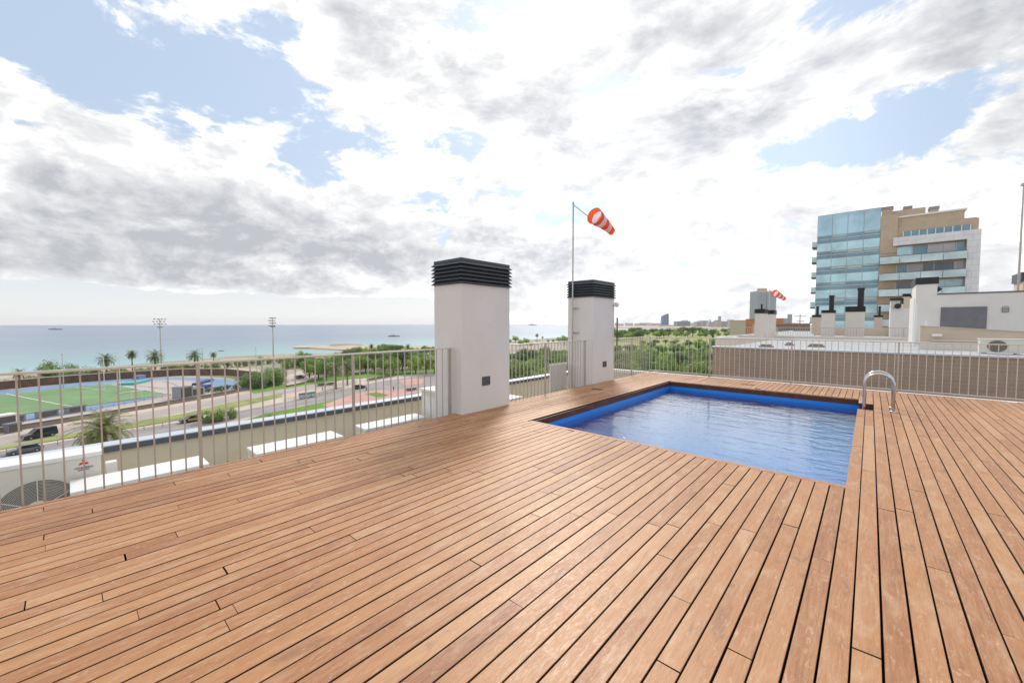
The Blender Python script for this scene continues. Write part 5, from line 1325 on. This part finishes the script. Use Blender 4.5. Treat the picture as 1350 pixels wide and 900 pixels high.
GR = [(260, 352, 330, 24, .40), (200, 285, 280, 48, .50), (60, 330, 200, 40, .32), (420, 330, 220, 42, .50), (560, 350, 120, 30, .3), (700, 190, 70, 60, .35), (620, 300, 120, 40, .30), (900, 190, 110, 60, .42), (1180, 50, 260, 75, .80), (1330, 110, 90, 60, .4), (850, 330, 110, 30, .40), (760, 345, 90, 24, .25), (1060, 290, 120, 35, .22), (640, 90, 50, 35, .2), (1020, 340, 90, 20, .25), (930, 350, 220, 40, .06), (820, 280, 120, 60, .10),
      (560, 80, 60, 34, -.3), (740, 60, 70, 60, -.30), (480, 130, 50, 40, -.25), (320, 175, 90, 26, -.5), (100, 212, 120, 14, -.4), (400, 225, 90, 24, -.3)]
def field(lst):
    acc = None
    for (u, v, su, sv, w_) in lst:
        a0, e0 = azel(u, v); a1, _ = azel(u + su, v); a2, _ = azel(u - su, v); _, e1 = azel(u, v + sv); _, e2 = azel(u, v - sv)
        sa = abs(a1 - a2) / 2; se = abs(e2 - e1) / 2
        A = (az - a0) / sa; Ee = (el - e0) / se
        g = (A * A + Ee * Ee).neg().f('MAXIMUM', -30.)
        n_ = nt.nodes.new('ShaderNodeMath'); n_.operation = 'EXPONENT'; nt.links.new(g.s, n_.inputs[0])
        t_ = S(nt, n_.outputs[0]) * w_; acc = t_ if acc is None else acc + t_
    return acc
bias = field(BL); grey = field(GR)
# lower edge of the cloud bank over the sea
a_l, e_l = azel(300, 383)
flatbase = el.step(e_l - .012, e_l + .012) * 1.0
west = az.step(azel(660, 380)[0], azel(500, 380)[0])
lowcut = (el.step(e_l + .006, e_l - .022)) * west
body = nA * 2.0 + nC * .4 - 1.17 + bias * .92
d0 = body - lowcut * .55
cov = d0.step(-.07, .11)
thick = d0.step(.04, .42)
relief = (nA - nB) * 4.2
g1 = (thick * .36 + grey * .46 + (nD - .5) * .95 - relief * .9 + .10).f('MAXIMUM', 0.).f('MINIMUM', 1.)
cl = ramp(nt, g1.s, [(0, (8.8, 8.7, 8.6)), (.16, (7.1, 7.08, 7.05)), (.36, (5.9, 5.93, 6.0)), (.6, (4.95, 5.02, 5.18)), (.8, (4.25, 4.34, 4.55)), (1., (3.6, 3.7, 3.95))])
veil = mixc(nt, .80, sky.outputs[0], (3.7, 4.45, 5.55))
hz = el.step(R(15), R(-1)); hz2 = hz * hz
skyc = mixc(nt, hz2 * .93, veil, (6.4, 6.35, 6.2))
fin = mixc(nt, cov, skyc, cl)
ca = (dx * sund.x + dy * sund.y + dz * sund.z).f('MINIMUM', .9999).f('ARCCOSINE')
gw = nt.nodes.new('ShaderNodeMath'); gw.operation = 'EXPONENT'; nt.links.new((ca * ca * (-1 / R(46) ** 2)).s, gw.inputs[0])
lowg = el.step(R(24), R(3)) * az.step(R(-75), R(-40)) * az.step(R(30), R(0))
lowp = el.step(R(34), R(20)) * az.step(azel(600, 380)[0], azel(740, 380)[0]) * az.step(azel(1250, 380)[0], azel(1060, 380)[0])
amp = S(nt, gw.outputs[0]) * .10 + lowg * .05 + lowp * .16 + 1.
vm = nt.nodes.new('ShaderNodeVectorMath'); vm.operation = 'SCALE'; nt.links.new(fin, vm.inputs[0]); nt.links.new(amp.s, vm.inputs['Scale'])
nt.links.new(vm.outputs[0], bg.inputs[0])

sun = bpy.data.lights.new('sun', 'SUN'); sun.energy = 2.0; sun.angle = R(12); sun.color = (1, .95, .87)
so = bpy.data.objects.new('sun', sun); col.objects.link(so); so.rotation_euler = (-sund).to_track_quat('-Z', 'Y').to_euler()

# ------------------------------------------------------------------ haze
HZ = True
if HZ:
    b_ = MB(); b_.box(-14500, 14500, -14500, 14500, -30, 110)
    m, nt, b = new_mat('sea_haze'); nt.nodes.remove(b)
    pv = nt.nodes.new('ShaderNodeVolumePrincipled'); pv.inputs['Color'].default_value = (.93, .95, 1, 1); pv.inputs['Density'].default_value = 3.5e-5; pv.inputs['Anisotropy'].default_value = .3
    nt.links.new(pv.outputs[0], nt.nodes['Material Output'].inputs['Volume'])
    h_ = b_.build('haze', m); h_['kind'] = 'stuff'

# ------------------------------------------------------------------ camera
cam = bpy.data.cameras.new('camera'); cam.sensor_width = 36; cam.lens = F / 1350 * 36; cam.clip_start = .05; cam.clip_end = 60000
co = bpy.data.objects.new('camera', cam); col.objects.link(co); co.location = (0, 0, H); co.rotation_euler = (math.pi / 2 - TH, 0, AL)
sc.camera = co
sc.view_settings.view_transform = 'Standard'; sc.view_settings.look = 'None'; sc.view_settings.exposure = .3; sc.view_settings.gamma = 1
sc.cycles.max_bounces = 6; sc.cycles.volume_bounces = 0; sc.cycles.transparent_max_bounces = 8
